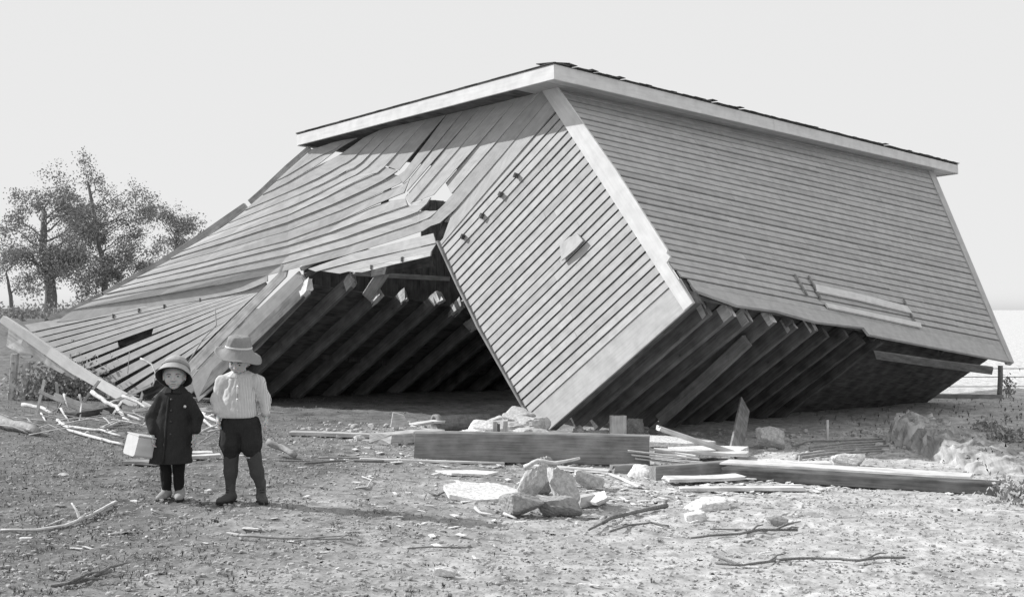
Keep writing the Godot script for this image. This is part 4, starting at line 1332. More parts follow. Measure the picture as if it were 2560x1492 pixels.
func tree(label: String, base: Vector3, trunk: Array, r0: float, clumps: Array, dens: int, leaf: float, group: String):
	var t := thing("leafy_tree", label, "tree", base, group)
	var b := SurfaceTool.new()
	obj("trunk", stick(trunk, r0, r0 * 0.35, 8, 0.12), M.bark, t)
	var top: Vector3 = trunk[-1]
	for c in clumps:
		var e: Vector3 = c[0]
		# limbs leave the trunk below the clump they carry
		var s: Vector3 = trunk[1]
		for k in range(1, trunk.size() - 1):
			var f: float = clampf((e.y - 0.7 - trunk[k].y) / (trunk[k + 1].y - trunk[k].y), 0.0, 1.0)
			if f > 0.0:
				s = trunk[k].lerp(trunk[k + 1], f)
		if rng.randf() < 0.6:
			obj("limb", stick([s, s.lerp(e, 0.35) + Vector3(rr(-.15, .15), rr(0, .1), rr(-.1, .1)), s.lerp(e, 0.7) + Vector3(rr(-.15, .15), rr(0.1, .3), 0), e], r0 * 0.16, r0 * 0.03, 5, 0.5), M.bark, t)
	b.begin(Mesh.PRIMITIVE_TRIANGLES)
	for c in clumps:
		var ce: Vector3 = c[0]
		var ra: Vector3 = c[1]
		# several tufts in each clump, leaves gathered about the tufts
		var tufts := []
		for i in 7:
			var d := Vector3(rng.randfn(), rng.randfn(), rng.randfn()) * 0.52
			tufts.append(ce + d * ra)
		for i in dens:
			var q: Vector3 = tufts[i % tufts.size()] + Vector3(rng.randfn(), rng.randfn(), rng.randfn()) * ra * 0.34
			var u := Vector3(rng.randfn(), rng.randfn(), rng.randfn()).normalized()
			var w := u.cross(Vector3(rng.randfn(), rng.randfn(), rng.randfn())).normalized()
			var l := leaf * rr(0.6, 1.3)
			var g := rr(0.75, 1.3)
			b.set_color(Color(g, g, g))
			var p0 := q - u * l * 0.5
			var p1 := q + w * l * 0.3
			var p2 := q + u * l * 0.5
			var p3 := q - w * l * 0.3
			for v in [p0, p1, p2, p0, p2, p3]:
				b.set_normal(u.cross(w))
				b.add_vertex(v)
	obj("crown", b.commit(), M.leaf, t)

func scatter_clumps(n: int, c: Vector3, r: Vector3, size: float) -> Array:
	var out := []
	for i in n:
		var d := Vector3(rr(-1, 1), rr(-1, 1), rr(-1, 1))
		if d.length() > 1.0:
			d = d.normalized() * rr(0.6, 1.0)
		var s := size * rr(0.65, 1.25)
		out.append([c + d * r, Vector3(s * 1.15, s * 0.8, s)])
	return out

func build_background():
	var b1 := Vector3(-17.193, 1.231, -45)
	tree("spreading leafy tree with the thick trunk at far left of the house", b1, [Vector3(0, -0.5, 0), Vector3(-0.1, 1.2, 0), Vector3(-0.25, 2.4, 0.1), Vector3(-0.3, 3.8, 0)], 0.26, scatter_clumps(46, Vector3(-0.2, 2.9, 0), Vector3(1.75, 2.4, 1.3), 0.46), 400, 0.085, "trees left of the house")
	var b2 := Vector3(-15.87, 1.722, -47)
	tree("taller leafy tree with a slim trunk next to the sloping house edge", b2, [Vector3(0, -1.2, 0), Vector3(0, 1.0, 0), Vector3(-0.3, 2.6, 0.1), Vector3(-0.7, 4.6, 0)], 0.15, scatter_clumps(56, Vector3(0.3, 2.2, 0), Vector3(2.1, 2.4, 1.3), 0.44) + [[Vector3(-0.75, 5.4, 0), Vector3(0.35, 0.55, 0.3)], [Vector3(-0.35, 4.7, 0), Vector3(0.35, 0.5, 0.3)]], 400, 0.085, "trees left of the house")
	var b3 := Vector3(-13.93, 1.576, -50)
	tree("small round-topped tree showing just over the sloping wall edge", b3, [Vector3(0, -1.0, 0), Vector3(0, 1.0, 0), Vector3(0, 2.5, 0)], 0.14, scatter_clumps(13, Vector3(-0.05, 2.9, 0), Vector3(0.75, 1.1, 0.7), 0.44), 420, 0.085, "trees left of the house")
	var b4 := Vector3(-21.558, 1.324, -52)
	tree("low straggly tree at the left edge behind the white board", b4, [Vector3(0, -1.0, 0), Vector3(-0.1, 0.6, 0), Vector3(-0.3, 1.6, 0)], 0.12, scatter_clumps(8, Vector3(0.0, 1.7, 0), Vector3(0.8, 1.0, 0.7), 0.42), 360, 0.085, "trees left of the house")
	# undergrowth below the trees
	for s in [[Vector3(-16.184, 1.012, -40), Vector3(1.6, 0.35, 0.8), "low dark hedge below the trees at far left"], [Vector3(-13.233, 1.095, -38), Vector3(1.5, 0.4, 0.8), "low bushes behind the sloping wall edge"]]:
		shrub("bush", s[0], s[1], 900, 0.12, s[2], "bushes below the trees")
	shrub("bush", Vector3(5.6, -0.103, -13.628), Vector3(0.34, 0.12, 0.2), 380, 0.05, "dark scrubby bush at the right edge of the field", "scrub at right")
	shrub("bush", Vector3(5.844, -0.103, -14.82), Vector3(0.22, 0.10, 0.2), 160, 0.06, "thin weed clump left of the dark scrubby bush", "scrub at right")
	shrub("bush", Vector3(8.347, -0.102, -20.276), Vector3(0.14, 0.3, 0.14), 130, 0.06, "slim upright shrub beside the fence post", "scrub at right")
	shrub("bush", Vector3(3.87, -0.101, -9.271), Vector3(0.2, 0.14, 0.2), 260, 0.05, "dark weed clump at the end of the long beam", "scrub at right")
	# wire fence beyond the right corner
	var fp := Vector3(8.16, -0.103, -20.196)
	var f := thing("wire_fence", "weathered post and wire fence in the field at far right", "fence", fp)
	for i in 4:
		obj("post", stick([Vector3(-i * 2.4, -0.1, -i * 0.1), Vector3(-i * 2.4 + rr(-.05, .05), 0.55, -i * 0.1)], 0.045, 0.04, 6, 0.1), M.bark, f)
	obj("rail", beam(Vector3(0.05, 0.03, 0.05), Vector3(-2.3, 0.06, -0.05), 0.05, 0.07, Vector3.UP, 0.01), M.beam, f)
	for y in [0.2, 0.36, 0.5]:
		obj("wire", stick([Vector3(1.5, y, 0), Vector3(0, y, 0), Vector3(-3.6, y - 0.02, -0.15), Vector3(-7.2, y, -0.3)], 0.006, 0.006, 4, 0.0), M.iron, f)
	# earth bank of the cellar hole at the right
	earth_bank()

func shrub(called: String, at: Vector3, r: Vector3, n: int, leaf: float, label: String, group: String):
	var t := thing(called, label, "bush", Vector3(at.x, at.y, at.z), group)
	var b := SurfaceTool.new()
	b.begin(Mesh.PRIMITIVE_TRIANGLES)
	for i in n:
		var q := Vector3(rng.randfn() * 0.5, absf(rng.randfn()) * 0.6, rng.randfn() * 0.5) * r
		q.y += r.y * 0.2
		var u := Vector3(rng.randfn(), rng.randfn() + 0.8, rng.randfn()).normalized()
		var w := u.cross(Vector3(rng.randfn(), rng.randfn(), rng.randfn())).normalized()
		var l := leaf * rr(0.6, 1.4)
		var g := rr(0.9, 1.9)
		b.set_color(Color(g, g, g))
		for v in [q - u * l * .5, q + w * l * .25, q + u * l * .5, q - u * l * .5, q + u * l * .5, q - w * l * .25]:
			b.set_normal(u.cross(w))
			b.add_vertex(v)
	obj("foliage", b.commit(), M.leaf, t)
	for i in 5:
		obj("stem", stick([Vector3(rr(-.1, .1), -0.03, rr(-.1, .1)), Vector3(rr(-.3, .3) * r.x, r.y * 0.5, 0), Vector3(rr(-.6, .6) * r.x, r.y * 1.1, rr(-.3, .3) * r.z)], leaf * 0.1, leaf * 0.05, 4, 0.1), M.bark, t)

func earth_bank():
	# edge line of the raised ground, bottom of the face to the left
	var a := Vector3(4.216, -0.101, -13.903)
	var b := Vector3(4.142, -0.102, -10.92)
	var st := SurfaceTool.new()
	st.begin(Mesh.PRIMITIVE_TRIANGLES)
	var n := 110
	var prof := []
	for q in 26:
		var u := q / 25.0
		var w := pow(u, 1.7) * 1.5
		prof.append([w, 0.34 * ss(0.0, 0.16, w) * (1.0 - ss(0.2, 1.35, w)) - 0.10 * ss(1.2, 1.5, w) - 0.08 * (1.0 - ss(0.0, 0.05, w))])
	var ax := (b - a).normalized()
	var out := Vector3(-ax.z, 0, ax.x)
	if out.x < 0:
		out = -out
	for i in n + 1:
		var t := float(i) / n
		var h := lerpf(1.0, 0.3, t) * ss(-0.02, 0.10, t) * (1.0 - ss(0.9, 1.0, t))
		for p in prof:
			var q: Vector3 = a.lerp(b, t) + out * (p[0] + 0.10 * fine.get_noise_2d(t * 18, p[0] * 6.0) + 0.05 * fine.get_noise_2d(t * 70, p[1] * 30.0))
			q.y = land(q.x, q.z) + p[1] * h + (0.10 * fine.get_noise_3d(q.x * 3.5, q.z * 3.5, p[1] * 6) + 0.07 * fine.get_noise_3d(q.x * 13, q.z * 13, p[1] * 20)) * (0.3 + h) * ss(0.0, 0.06, absf(p[1])) - 0.02
			var g: float = ground_tone(q.x, q.z) * (0.85 + 0.35 * fine.get_noise_3d(q.x * 6.0, q.y * 6.0, q.z * 6.0))
			st.set_color(Color(g, g, g))
			st.set_uv(Vector2(q.x, q.z + q.y))
			st.add_vertex(q)
	var m := prof.size()
	for i in n:
		for j in m - 1:
			var k := i * m + j
			for q in [k, k + 1, k + m, k + 1, k + m + 1, k + m]:
				st.add_index(q)
	st.generate_normals()
	st.generate_tangents()
	var o := obj("earth_bank", st.commit(), M.ground)
	o.set_meta("kind", "structure")

# ---------------------------------------------------------------- debris

func timber(called: String, label: String, a: Vector3, b: Vector3, w: float, h: float, mat: Material, rough := 0.02, up := Vector3.UP, group := "", cat := "timber", taper := 1.0) -> MeshInstance3D:
	return solo(called, beam(a, b, w, h, up, rough, taper), mat, label, cat, group)

func stone(label: String, at: Vector3, size: Vector3, mat: Material, turn := Vector3.ZERO, cuts := 10, sub := 2, group := "stones in the rubble") -> MeshInstance3D:
	var o := solo("broken_stone", rock(size, cuts, 0.03, sub), mat, label, "stone", group, at)
	o.rotation = turn
	return o

func branch(label: String, pts: Array, r0: float, r1: float, mat: Material, twigs := 0, group := "") -> Node3D:
	if twigs == 0:
		return solo("fallen_branch", stick(pts, r0, r1), mat, label, "branch", group)
	var t := thing("fallen_branch", label, "branch", Vector3.ZERO, group)
	obj("stem", stick(pts, r0, r1), mat, t)
	for i in twigs:
		var k := rng.randi() % (pts.size() - 1)
		var p: Vector3 = pts[k].lerp(pts[k + 1], rr(0.2, 0.9))
		var d: Vector3 = (pts[k + 1] - pts[k]).normalized()
		var e := p + (d + Vector3(rr(-.7, .7), rr(0, .5), rr(-.7, .7))).normalized() * rr(0.08, 0.25)
		e.y = maxf(e.y, land(e.x, e.z) + 0.008)
		obj("twig", stick([p, p.lerp(e, 0.5) + Vector3(0, 0.015, 0), e], r1 * 0.9, r1 * 0.4, 5), mat, t)
	return t

func lift(p: Array, h: float) -> Array:
	var r := []
	for q in p:
		r.append(Vector3(q.x, land(q.x, q.z) + h + 0.012, q.z))
	return r

func build_debris():
	# --- big squared timber in front of the corner
	timber("squared_timber", "large squared timber lying across the front below the house corner", Vector3(-0.936, -0.035, -11.478) + Vector3(0, 0.12, -0.07), Vector3(1.306, -0.101, -11.456) + Vector3(0, 0.155, -0.07), 0.14, 0.29, M.beam, 0.018)
	timber("plank", "thin pale lath under the big squared timber's left end", (Vector3(-1.417, -0.018, -11.251) + Vector3(0, 0.02, 0)), (Vector3(-0.076, -0.076, -11.41) + Vector3(0, 0.02, 0)), 0.05, 0.02, M.pale, 0.004)
	timber("plank", "pale board sticking out from under the big timber's middle", (Vector3(0.187, -0.084, -11.274) + Vector3(0, 0.02, 0)), (Vector3(0.892, -0.1, -10.985) + Vector3(0, 0.02, 0)), 0.10, 0.025, M.pale, 0.015)
	timber("broken_block", "small dark broken block by the big timber's lower right end", (Vector3(0.91, -0.1, -10.985) + Vector3(0, 0.04, 0)), (Vector3(1.174, -0.101, -11.074) + Vector3(0, 0.04, 0)), 0.10, 0.08, M.beam, 0.012)
	timber("thick_plank", "short thick plank with a rotten pale end left of the big timber", (Vector3(-1.379, -0.019, -12.607) + Vector3(0, 0.06, 0)), (Vector3(-0.861, -0.039, -13.332) + Vector3(0, 0.06, 0)), 0.30, 0.11, M.raw, 0.02, Vector3.UP, "", "plank")
	timber("plank", "long low plank in the shade before the dark opening", (Vector3(-2.438, -0.001, -13.305) + Vector3(0, 0.035, 0)), (Vector3(-1.457, -0.016, -13.12) + Vector3(0, 0.035, 0)), 0.16, 0.04, M.raw, 0.02)
	timber("plank", "thin board lying on the thick plank left of the big timber", (Vector3(-1.116, -0.027, -13.465) + Vector3(0, 0.13, 0)), (Vector3(-0.686, -0.046, -14.268) + Vector3(0, 0.13, 0)), 0.14, 0.03, M.pale, 0.03)
	solo("leaning_board", slab([Vector2(-.12, 0), Vector2(.1, 0), Vector2(.02, .14), Vector2(-.1, .18)], 0.02), M.raw, "small pointed board standing on the thick plank", "board", "", (Vector3(-1.226, -0.024, -13.358) + Vector3(0, 0.12, 0))).rotation = Vector3(-1.2, 0.2, 0.1)
	var pipe := thing("clay_pipe", "short clay drain pipe lying in the shade before the opening", "pipe", Vector3(-0.904, -0.036, -13.986) + Vector3(0, 0.10, 0))
	var tube := SurfaceTool.new()
	tube.begin(Mesh.PRIMITIVE_TRIANGLES)
	for pr in [[0.10, 0.0], [0.115, 0.0], [0.115, -0.06], [0.095, -0.07], [0.095, -0.7], [0.08, -0.7], [0.08, 0.0], [0.10, 0.0]]:
		for j in 17:
			var an := TAU * j / 16
			tube.set_uv(Vector2(j * .1, pr[1]))
			tube.add_vertex(Vector3(cos(an) * pr[0], sin(an) * pr[0], pr[1]))
	for i in 7:
		for j in 16:
			var k := i * 17 + j
			for q in [k, k + 1, k + 17, k + 1, k + 18, k + 17]:
				tube.add_index(q)
	tube.generate_normals()
	obj("barrel", tube.commit(), M.beam, pipe).rotation.y = -1.1
	# --- heap of flat stones under the corner
	var heap := [[Vector3(-0.411, 0.088, -12.39), Vector3(0.42, 0.16, 0.3), 0], [Vector3(-0.164, 0.088, -12.39), Vector3(0.34, 0.15, 0.26), 0], [Vector3(0.082, 0.084, -12.35), Vector3(0.36, 0.18, 0.3), 1], [Vector3(0.264, 0.077, -12.26), Vector3(0.3, 0.2, 0.26), 1], [Vector3(-0.316, 0.114, -12.7), Vector3(0.36, 0.16, 0.3), 0], [Vector3(-0.064, 0.122, -12.79), Vector3(0.4, 0.18, 0.3), 1], [Vector3(0.162, 0.126, -12.83), Vector3(0.34, 0.2, 0.3), 1], [Vector3(-0.131, 0.156, -13.14), Vector3(0.36, 0.16, 0.3), 1], [Vector3(0.088, 0.165, -13.23), Vector3(0.38, 0.17, 0.3), 1], [Vector3(0.281, 0.147, -13.05), Vector3(0.26, 0.16, 0.24), 1], [Vector3(0.045, 0.194, -13.49), Vector3(0.34, 0.14, 0.3), 1], [Vector3(-0.532, 0.084, -12.35), Vector3(0.3, 0.1, 0.26), 0]]
	var where := ["at the left foot of the stone heap", "front of the stone heap, left of the upright stakes", "front of the stone heap, right of the stakes", "front right of the stone heap beside the wall corner", "second layer of the heap, left end", "middle of the stone heap above the stakes", "second layer of the heap, right end", "third layer of the heap, left stone", "third layer of the heap, middle stone", "third layer of the heap, touching the wall corner", "topmost on the stone heap", "thin flat one at the heap's far left end"]
	for i in heap.size():
		var s = heap[i]
		stone("flat broken stone, " + where[i], s[0], s[1] * 1.15, M.limestone if s[2] == 0 else M.stone, Vector3(rr(-.15, .15), rr(-1, 1), rr(-.2, .2)), 9, 2)
	for i in 3:
		var p: Vector3 = [Vector3(-0.168, 0.095, -12.1), Vector3(-0.128, 0.095, -12.1), Vector3(-0.072, 0.095, -12.1)][i]
		timber("stake", ["left", "middle", "right"][i] + " one of three short upright stakes before the stone heap", Vector3(p.x, -0.12, p.z), Vector3(p.x + rr(-.01, .01), 0.27 + rr(-.03, .02), p.z), [0.045, 0.025, 0.05][i], 0.05, [M.raw, M.old, M.raw][i], 0.01, Vector3.BACK, "stakes by the stone heap", "stake")
	# --- right of the corner
	timber("upright_block", "pale squared block standing on end behind the big timber", (Vector3(1.214, -0.101, -13.82) + Vector3(0, -0.02, 0)), (Vector3(1.214, -0.101, -13.82) + Vector3(0, 0.28, 0)), 0.19, 0.14, M.pale, 0.012, Vector3.BACK, "", "block")
	stone("small white angular stone behind the big timber's middle", (Vector3(0.783, -0.101, -14.071) + Vector3(0, 0.05, 0)), Vector3(0.16, 0.2, 0.16), M.limestone, Vector3(0, .4, .2))
	stone("low pale stone between the upright block and the angular stone", (Vector3(0.983, -0.101, -13.987) + Vector3(0, 0.03, 0)), Vector3(0.34, 0.14, 0.2), M.limestone)
	stone("grey stone in the shade right of the upright block", (Vector3(1.453, -0.101, -14.615) + Vector3(0, 0.06, 0)), Vector3(0.34, 0.24, 0.26), M.stone)
	stone("rounded grey stone lying near the leaning grey plank", (Vector3(2.758, -0.102, -12.965) + Vector3(0, 0.12, 0)), Vector3(0.32, 0.30, 0.28), M.stone, Vector3(0, .3, -.12))
	timber("leaning_pole", "long pale board propped slanting over the plank pile", Vector3(1.403, 0.26, -11.568), Vector3(2.384, -0.07, -11.757), 0.09, 0.05, M.pale, 0.012, Vector3.UP, "", "board")
	timber("leaning_plank", "wide grey plank leaning up into the dark under the floor", (Vector3(2.231, -0.101, -12.066) + Vector3(0, 0.02, 0)), (Vector3(2.629, -0.102, -14.043) + Vector3(0, 0.02, 0)) + Vector3(0.18, 0.33, -0.5), 0.2, 0.025, M.beam, 0.012, Vector3.BACK, "", "plank")
	# white sheet-like panel and stacked boards
	var pn := solo("plaster_slab", slab([Vector2(-.35, -.18), Vector2(.05, -.22), Vector2(.38, -.1), Vector2(.45, .12), Vector2(.1, .2), Vector2(-.3, .14)], 0.05, 0.03), M.limestone, "big white broken plaster slab right of the big timber", "slab", "", (Vector3(1.718, -0.102, -12.965) + Vector3(0, 0.06, 0)))
	pn.rotation = Vector3(0.12, 0.1, -0.04)
	var pn2 := solo("plaster_slab", slab([Vector2(-.4, -.12), Vector2(.0, -.2), Vector2(.4, -.08), Vector2(.3, .16), Vector2(-.2, .2)], 0.04, 0.04), M.limestone, "white plaster slab lying under the slanting propped board", "slab", "", (Vector3(1.947, -0.1, -11.994) + Vector3(0, 0.06, 0)))
	pn2.rotation = Vector3(0.16, -0.2, 0.05)
	var pn3 := solo("plaster_slab", slab([Vector2(-.3, -.1), Vector2(.1, -.16), Vector2(.34, .02), Vector2(.1, .14), Vector2(-.24, .1)], 0.03, 0.03), M.limestone, "ragged white slab on the sand behind the long beam's left end", "slab", "", (Vector3(2.467, -0.101, -11.456) + Vector3(0, 0.02, 0)))
	pn3.rotation = Vector3(0.1, 0.3, 0.0)
	for i in 4:
		timber("thin_board", ["top", "second", "third", "lowest"][i] + " of the thin splintered boards lying over the big timber's right end", [Vector3(1.081, 0.099, -11.569), Vector3(1.098, 0.063, -11.386), Vector3(1.132, 0.029, -11.386), Vector3(1.168, -0.008, -11.409)][i], [Vector3(1.742, 0.009, -11.432), Vector3(1.766, -0.016, -11.387), Vector3(1.789, -0.04, -11.341), Vector3(1.815, -0.068, -11.319)][i], 0.07, 0.014, [M.pale, M.raw, M.pale, M.raw][i], 0.01, Vector3.UP, "thin boards on the plank pile", "board")
	timber("pale_plank", "wide white plank lying on the dark-ended block", (Vector3(1.394, -0.1, -11.687) + Vector3(0, 0.13, 0)), (Vector3(2.262, -0.1, -11.571) + Vector3(0, 0.11, 0)), 0.22, 0.03, M.pale, 0.025, Vector3.UP, "", "plank")
	timber("squared_block", "short squared block with pale end and dark face under the white plank", (Vector3(1.238, -0.103, -10.619) + Vector3(0, 0.055, 0)), (Vector3(2.091, -0.101, -11.074) + Vector3(0, 0.055, 0)), 0.12, 0.13, M.beam, 0.012, Vector3.UP, "", "block")
	stone("pale broken chunk left of the short squared block", (Vector3(1.175, -0.101, -10.811) + Vector3(0, 0.05, 0)), Vector3(0.24, 0.14, 0.16), M.limestone)
	timber("broad_board", "broad white board with a knot lying before the short block", (Vector3(1.327, -0.102, -10.326) + Vector3(0, 0.05, 0)), (Vector3(1.977, -0.102, -10.472) + Vector3(0, 0.05, 0)), 0.22, 0.028, M.pale, 0.02, Vector3.UP, "", "board")
	timber("broad_board", "second white board lying just in front of the knotted one", (Vector3(1.381, -0.102, -9.922) + Vector3(0, 0.025, 0)), (Vector3(2.404, -0.102, -9.942) + Vector3(0, 0.025, 0)), 0.10, 0.028, M.pale, 0.015, Vector3.UP, "", "board")
	# long beam at the right: shaded front and sunlit top painted as separate pieces
	timber("long_beam", "very long beam lying on the sand at right, toned dark for its unlit front", (Vector3(1.887, -0.101, -10.704) + Vector3(0, 0.055, 0)), (Vector3(3.939, -0.101, -9.746) + Vector3(0, 0.055, 0)), 0.20, 0.10, M.old, 0.012, Vector3.UP, "", "beam")
	timber("pale_plank", "added pale plank standing in for the sunlit top of the very long beam at right", (Vector3(1.935, -0.102, -10.92) + Vector3(0, 0.115, -0.05)), (Vector3(3.828, -0.101, -9.962) + Vector3(0, 0.115, -0.05)), 0.26, 0.022, M.pale, 0.015, Vector3.UP, "", "plank")
	timber("plank", "pale flat board behind the long beam's left end", (Vector3(1.954, -0.101, -11.342) + Vector3(0, 0.05, 0)), (Vector3(2.987, -0.101, -11.342) + Vector3(0, 0.05, 0)), 0.16, 0.03, M.pale, 0.02)
	timber("lath", "thin light lath lying in front of the long beam", (Vector3(1.984, -0.101, -10.183) + Vector3(0, 0.012, 0)), (Vector3(2.452, -0.101, -10.224) + Vector3(0, 0.012, 0)), 0.03, 0.012, M.pale, 0.004, Vector3.UP, "", "lath")
	stone("white lump of plaster behind the long beam", (Vector3(3.207, -0.102, -11.524) + Vector3(0, 0.06, 0)), Vector3(0.34, 0.14, 0.2), M.limestone)
	timber("stake", "small upright stake in the dark below the floor", (Vector3(3.532, -0.101, -13.493) + Vector3(0, -0.02, 0)), (Vector3(3.532, -0.101, -13.493) + Vector3(0, 0.26, 0)), 0.025, 0.025, M.pale, 0.006, Vector3.BACK, "", "stake")
	timber("stake", "short pale stub standing behind the long beam", (Vector3(2.777, -0.102, -11.64) + Vector3(0, -0.02, 0)), (Vector3(2.788, -0.102, -11.64) + Vector3(0, 0.09, 0)), 0.03, 0.03, M.pale, 0.006, Vector3.BACK, "", "stake")
	for i in 6:
		branch(["uppermost", "second", "third", "fourth", "fifth", "lowest"][i] + " of the dusty sticks lying in the cellar hole", lift([Vector3(2.963, -0.103, -12.683), Vector3(3.478, -0.103, -13.121), Vector3(4.02, -0.101, -13.332)].map(func(q): return q + Vector3(rr(-.2, .2), 0, 0.22 * i - 0.3)), 0.02), 0.018, 0.012, M.twig, 0, "sticks in the cellar hole")
	# --- stones in the middle foreground
	stone("tall grey stone standing in the middle of the foreground pile", (Vector3(0.38, -0.092, -8.962) + Vector3(0, 0.17, 0)), Vector3(0.25, 0.42, 0.2), M.stone, Vector3(-0.3, 0.5, 0.28), 16, 3)
	stone("low block with shade painted in, at the left foot of the tall grey stone", (Vector3(0.052, -0.079, -8.646) + Vector3(0, 0.09, 0)), Vector3(0.28, 0.20, 0.22), M.shaded_stone, Vector3(0, .3, -.15), 8, 3)
	stone("stone with shade painted in, under the right foot of the tall grey stone", (Vector3(0.346, -0.091, -8.715) + Vector3(0, 0.06, 0)), Vector3(0.34, 0.18, 0.22), M.shaded_stone, Vector3(0, -.3, .1), 9, 3)
	stone("crumbling pale chunk leaning left of the tall grey stone", (Vector3(0.171, -0.085, -9.402) + Vector3(0, 0.15, 0)), Vector3(0.2, 0.36, 0.2), M.stone, Vector3(.2, .2, -.55), 18, 3)
	stone("split lump with shade painted in, behind the tall grey stone", (Vector3(0.271, -0.089, -9.63) + Vector3(0, 0.17, 0)), Vector3(0.2, 0.32, 0.18), M.shaded_stone, Vector3(.2, 1.2, .3), 16, 3)
	stone("grey stone wedge right of the tall grey stone", (Vector3(0.63, -0.097, -10.002) + Vector3(0, 0.08, 0)), Vector3(0.3, 0.16, 0.2), M.stone, Vector3(0, .4, -.5))
	var sl := solo("plaster_slab", slab([Vector2(-.34, -.06), Vector2(-.22, -.2), Vector2(.1, -.24), Vector2(.32, -.1), Vector2(.26, .14), Vector2(-.1, .2), Vector2(-.3, .1)], 0.035, 0.05), M.limestone, "white cracked slab lying left of the foreground stones", "slab", "", (Vector3(-0.192, -0.07, -9.346) + Vector3(0, 0.03, 0)))
	sl.rotation = Vector3(0.14, 0.1, -0.06)
	var sl2 := solo("plaster_slab", slab([Vector2(-.3, -.2), Vector2(.05, -.22), Vector2(.24, .0), Vector2(.1, .16), Vector2(-.2, .1)], 0.02, 0.02), M.limestone, "flat pale slab half buried left of the foreground stones, further back", "slab", "", (Vector3(-0.352, -0.063, -10.64) + Vector3(0, 0.005, 0)))
	sl2.rotation.y = 0.2
	solo("wood_chip", slab([Vector2(-.13, -.06), Vector2(.02, -.08), Vector2(.16, .02), Vector2(.1, .08), Vector2(-.12, .05)], 0.025, 0.02), M.pale, "pointed white wooden wedge lying right of the foreground stones", "board", "", (Vector3(0.649, -0.098, -9.106) + Vector3(0, 0.06, 0))).rotation = Vector3(0.5, -0.9, 0.2)
	timber("wood_offcut", "small boxy offcut against the right of the foreground stones", (Vector3(0.482, -0.095, -9.088) + Vector3(0, 0.04, 0)), (Vector3(0.69, -0.098, -9.253) + Vector3(0, 0.05, 0)), 0.10, 0.08, M.raw, 0.012, Vector3.UP, "", "offcut")
	branch("crooked pale root lying over the foreground stones", [Vector3(0.095, 0.23, -8.95), Vector3(0.192, 0.284, -8.9), Vector3(0.31, 0.266, -8.9), Vector3(0.504, 0.298, -8.95)], 0.022, 0.010, M.peeled)
	branch("pale crooked twig at the foot of the foreground stones", lift([Vector3(-0.268, -0.068, -8.785), Vector3(-0.227, -0.067, -8.577), Vector3(-0.124, -0.072, -8.509)], 0.01), 0.013, 0.007, M.peeled)
	branch("short peeled twig pointing away from the foreground stones", lift([Vector3(-0.057, -0.076, -8.594), Vector3(0.028, -0.08, -8.425)], 0.01), 0.011, 0.007, M.peeled)
	timber("plank", "long splinter lying from the big timber towards the boards", (Vector3(0.881, -0.1, -10.855) + Vector3(0, 0.02, 0)), (Vector3(1.071, -0.103, -10.102) + Vector3(0, 0.02, 0)), 0.03, 0.015, M.pale, 0.008)
	# chunks in the litter to the right
	stone("white flat chunk on the littered sand right of the branch", (Vector3(1.475, -0.101, -9.088) + Vector3(0, 0.03, 0)), Vector3(0.36, 0.1, 0.22), M.limestone, Vector3(0, .4, .15))
	stone("small pale stone below the white flat chunk", (Vector3(1.301, -0.101, -8.577) + Vector3(0, 0.03, 0)), Vector3(0.18, 0.1, 0.14), M.limestone)
	timber("board_offcut", "dark offcut on the sand before the long beam", (Vector3(2.145, -0.101, -9.962) + Vector3(0, 0.015, 0)), (Vector3(2.379, -0.101, -10.002) + Vector3(0, 0.015, 0)), 0.05, 0.03, M.beam, 0.008, Vector3.UP, "", "offcut")
	stone("dark clod left of the forked twig's tip", (Vector3(1.863, -0.103, -8.458) + Vector3(0, 0.02, 0)), Vector3(0.16, 0.07, 0.1), M.clod)
	stone("lone pale stone in the bottom middle foreground", (Vector3(-0.373, -0.061, -6.631) + Vector3(0, 0.02, 0)), Vector3(0.13, 0.07, 0.09), M.limestone)
	stone("flat white stone on the left lawn", (Vector3(-3.758, -0.002, -10.101) + Vector3(0, 0.015, 0)), Vector3(0.09, 0.04, 0.06), M.limestone)
	stone("white pebble between the two children", (Vector3(-2.315, -0.001, -9.197) + Vector3(0, 0.012, 0)), Vector3(0.07, 0.04, 0.05), M.limestone)
	# --- branches lying about
	branch("thick curved branch lying right of the foreground stones", lift([Vector3(0.513, -0.096, -8.063), Vector3(0.706, -0.098, -8.526), Vector3(0.937, -0.1, -8.838), Vector3(1.168, -0.101, -9.088)], 0.012), 0.008, 0.018, M.bark, 3)
	branch("thin bowed twig below the thick curved branch", lift([Vector3(0.65, -0.098, -8.015), Vector3(0.793, -0.1, -8.258), Vector3(0.969, -0.101, -8.358), Vector3(1.07, -0.102, -8.242)], 0.012), 0.008, 0.007, M.bark, 0)
	branch("forked dark twig on the pale sand at right", lift([Vector3(1.159, -0.1, -7.81), Vector3(1.364, -0.101, -7.919), Vector3(1.501, -0.101, -7.951), Vector3(1.662, -0.102, -8.095), Vector3(1.917, -0.102, -8.095)], 0.012), 0.007, 0.010, M.bark, 3)
	branch("straight thin twig just above the forked dark twig", lift([Vector3(1.335, -0.1, -8.144), Vector3(1.534, -0.103, -8.128), Vector3(1.709, -0.101, -8.063)], 0.008), 0.006, 0.005, M.bark)
	branch("long winding twig in the bottom right foreground", lift([Vector3(1.189, -0.1, -7.04), Vector3(1.341, -0.102, -6.984), Vector3(1.554, -0.101, -7.111), Vector3(1.712, -0.102, -7.182), Vector3(1.942, -0.101, -7.153), Vector3(2.048, -0.101, -7.111), Vector3(2.192, -0.101, -7.196), Vector3(2.347, -0.101, -7.196)], 0.012), 0.008, 0.008, M.bark, 2)
	branch("dark twig angling into the long winding twig", lift([Vector3(1.215, -0.101, -7.268), Vector3(1.341, -0.102, -6.984)], 0.01), 0.006, 0.006, M.bark)
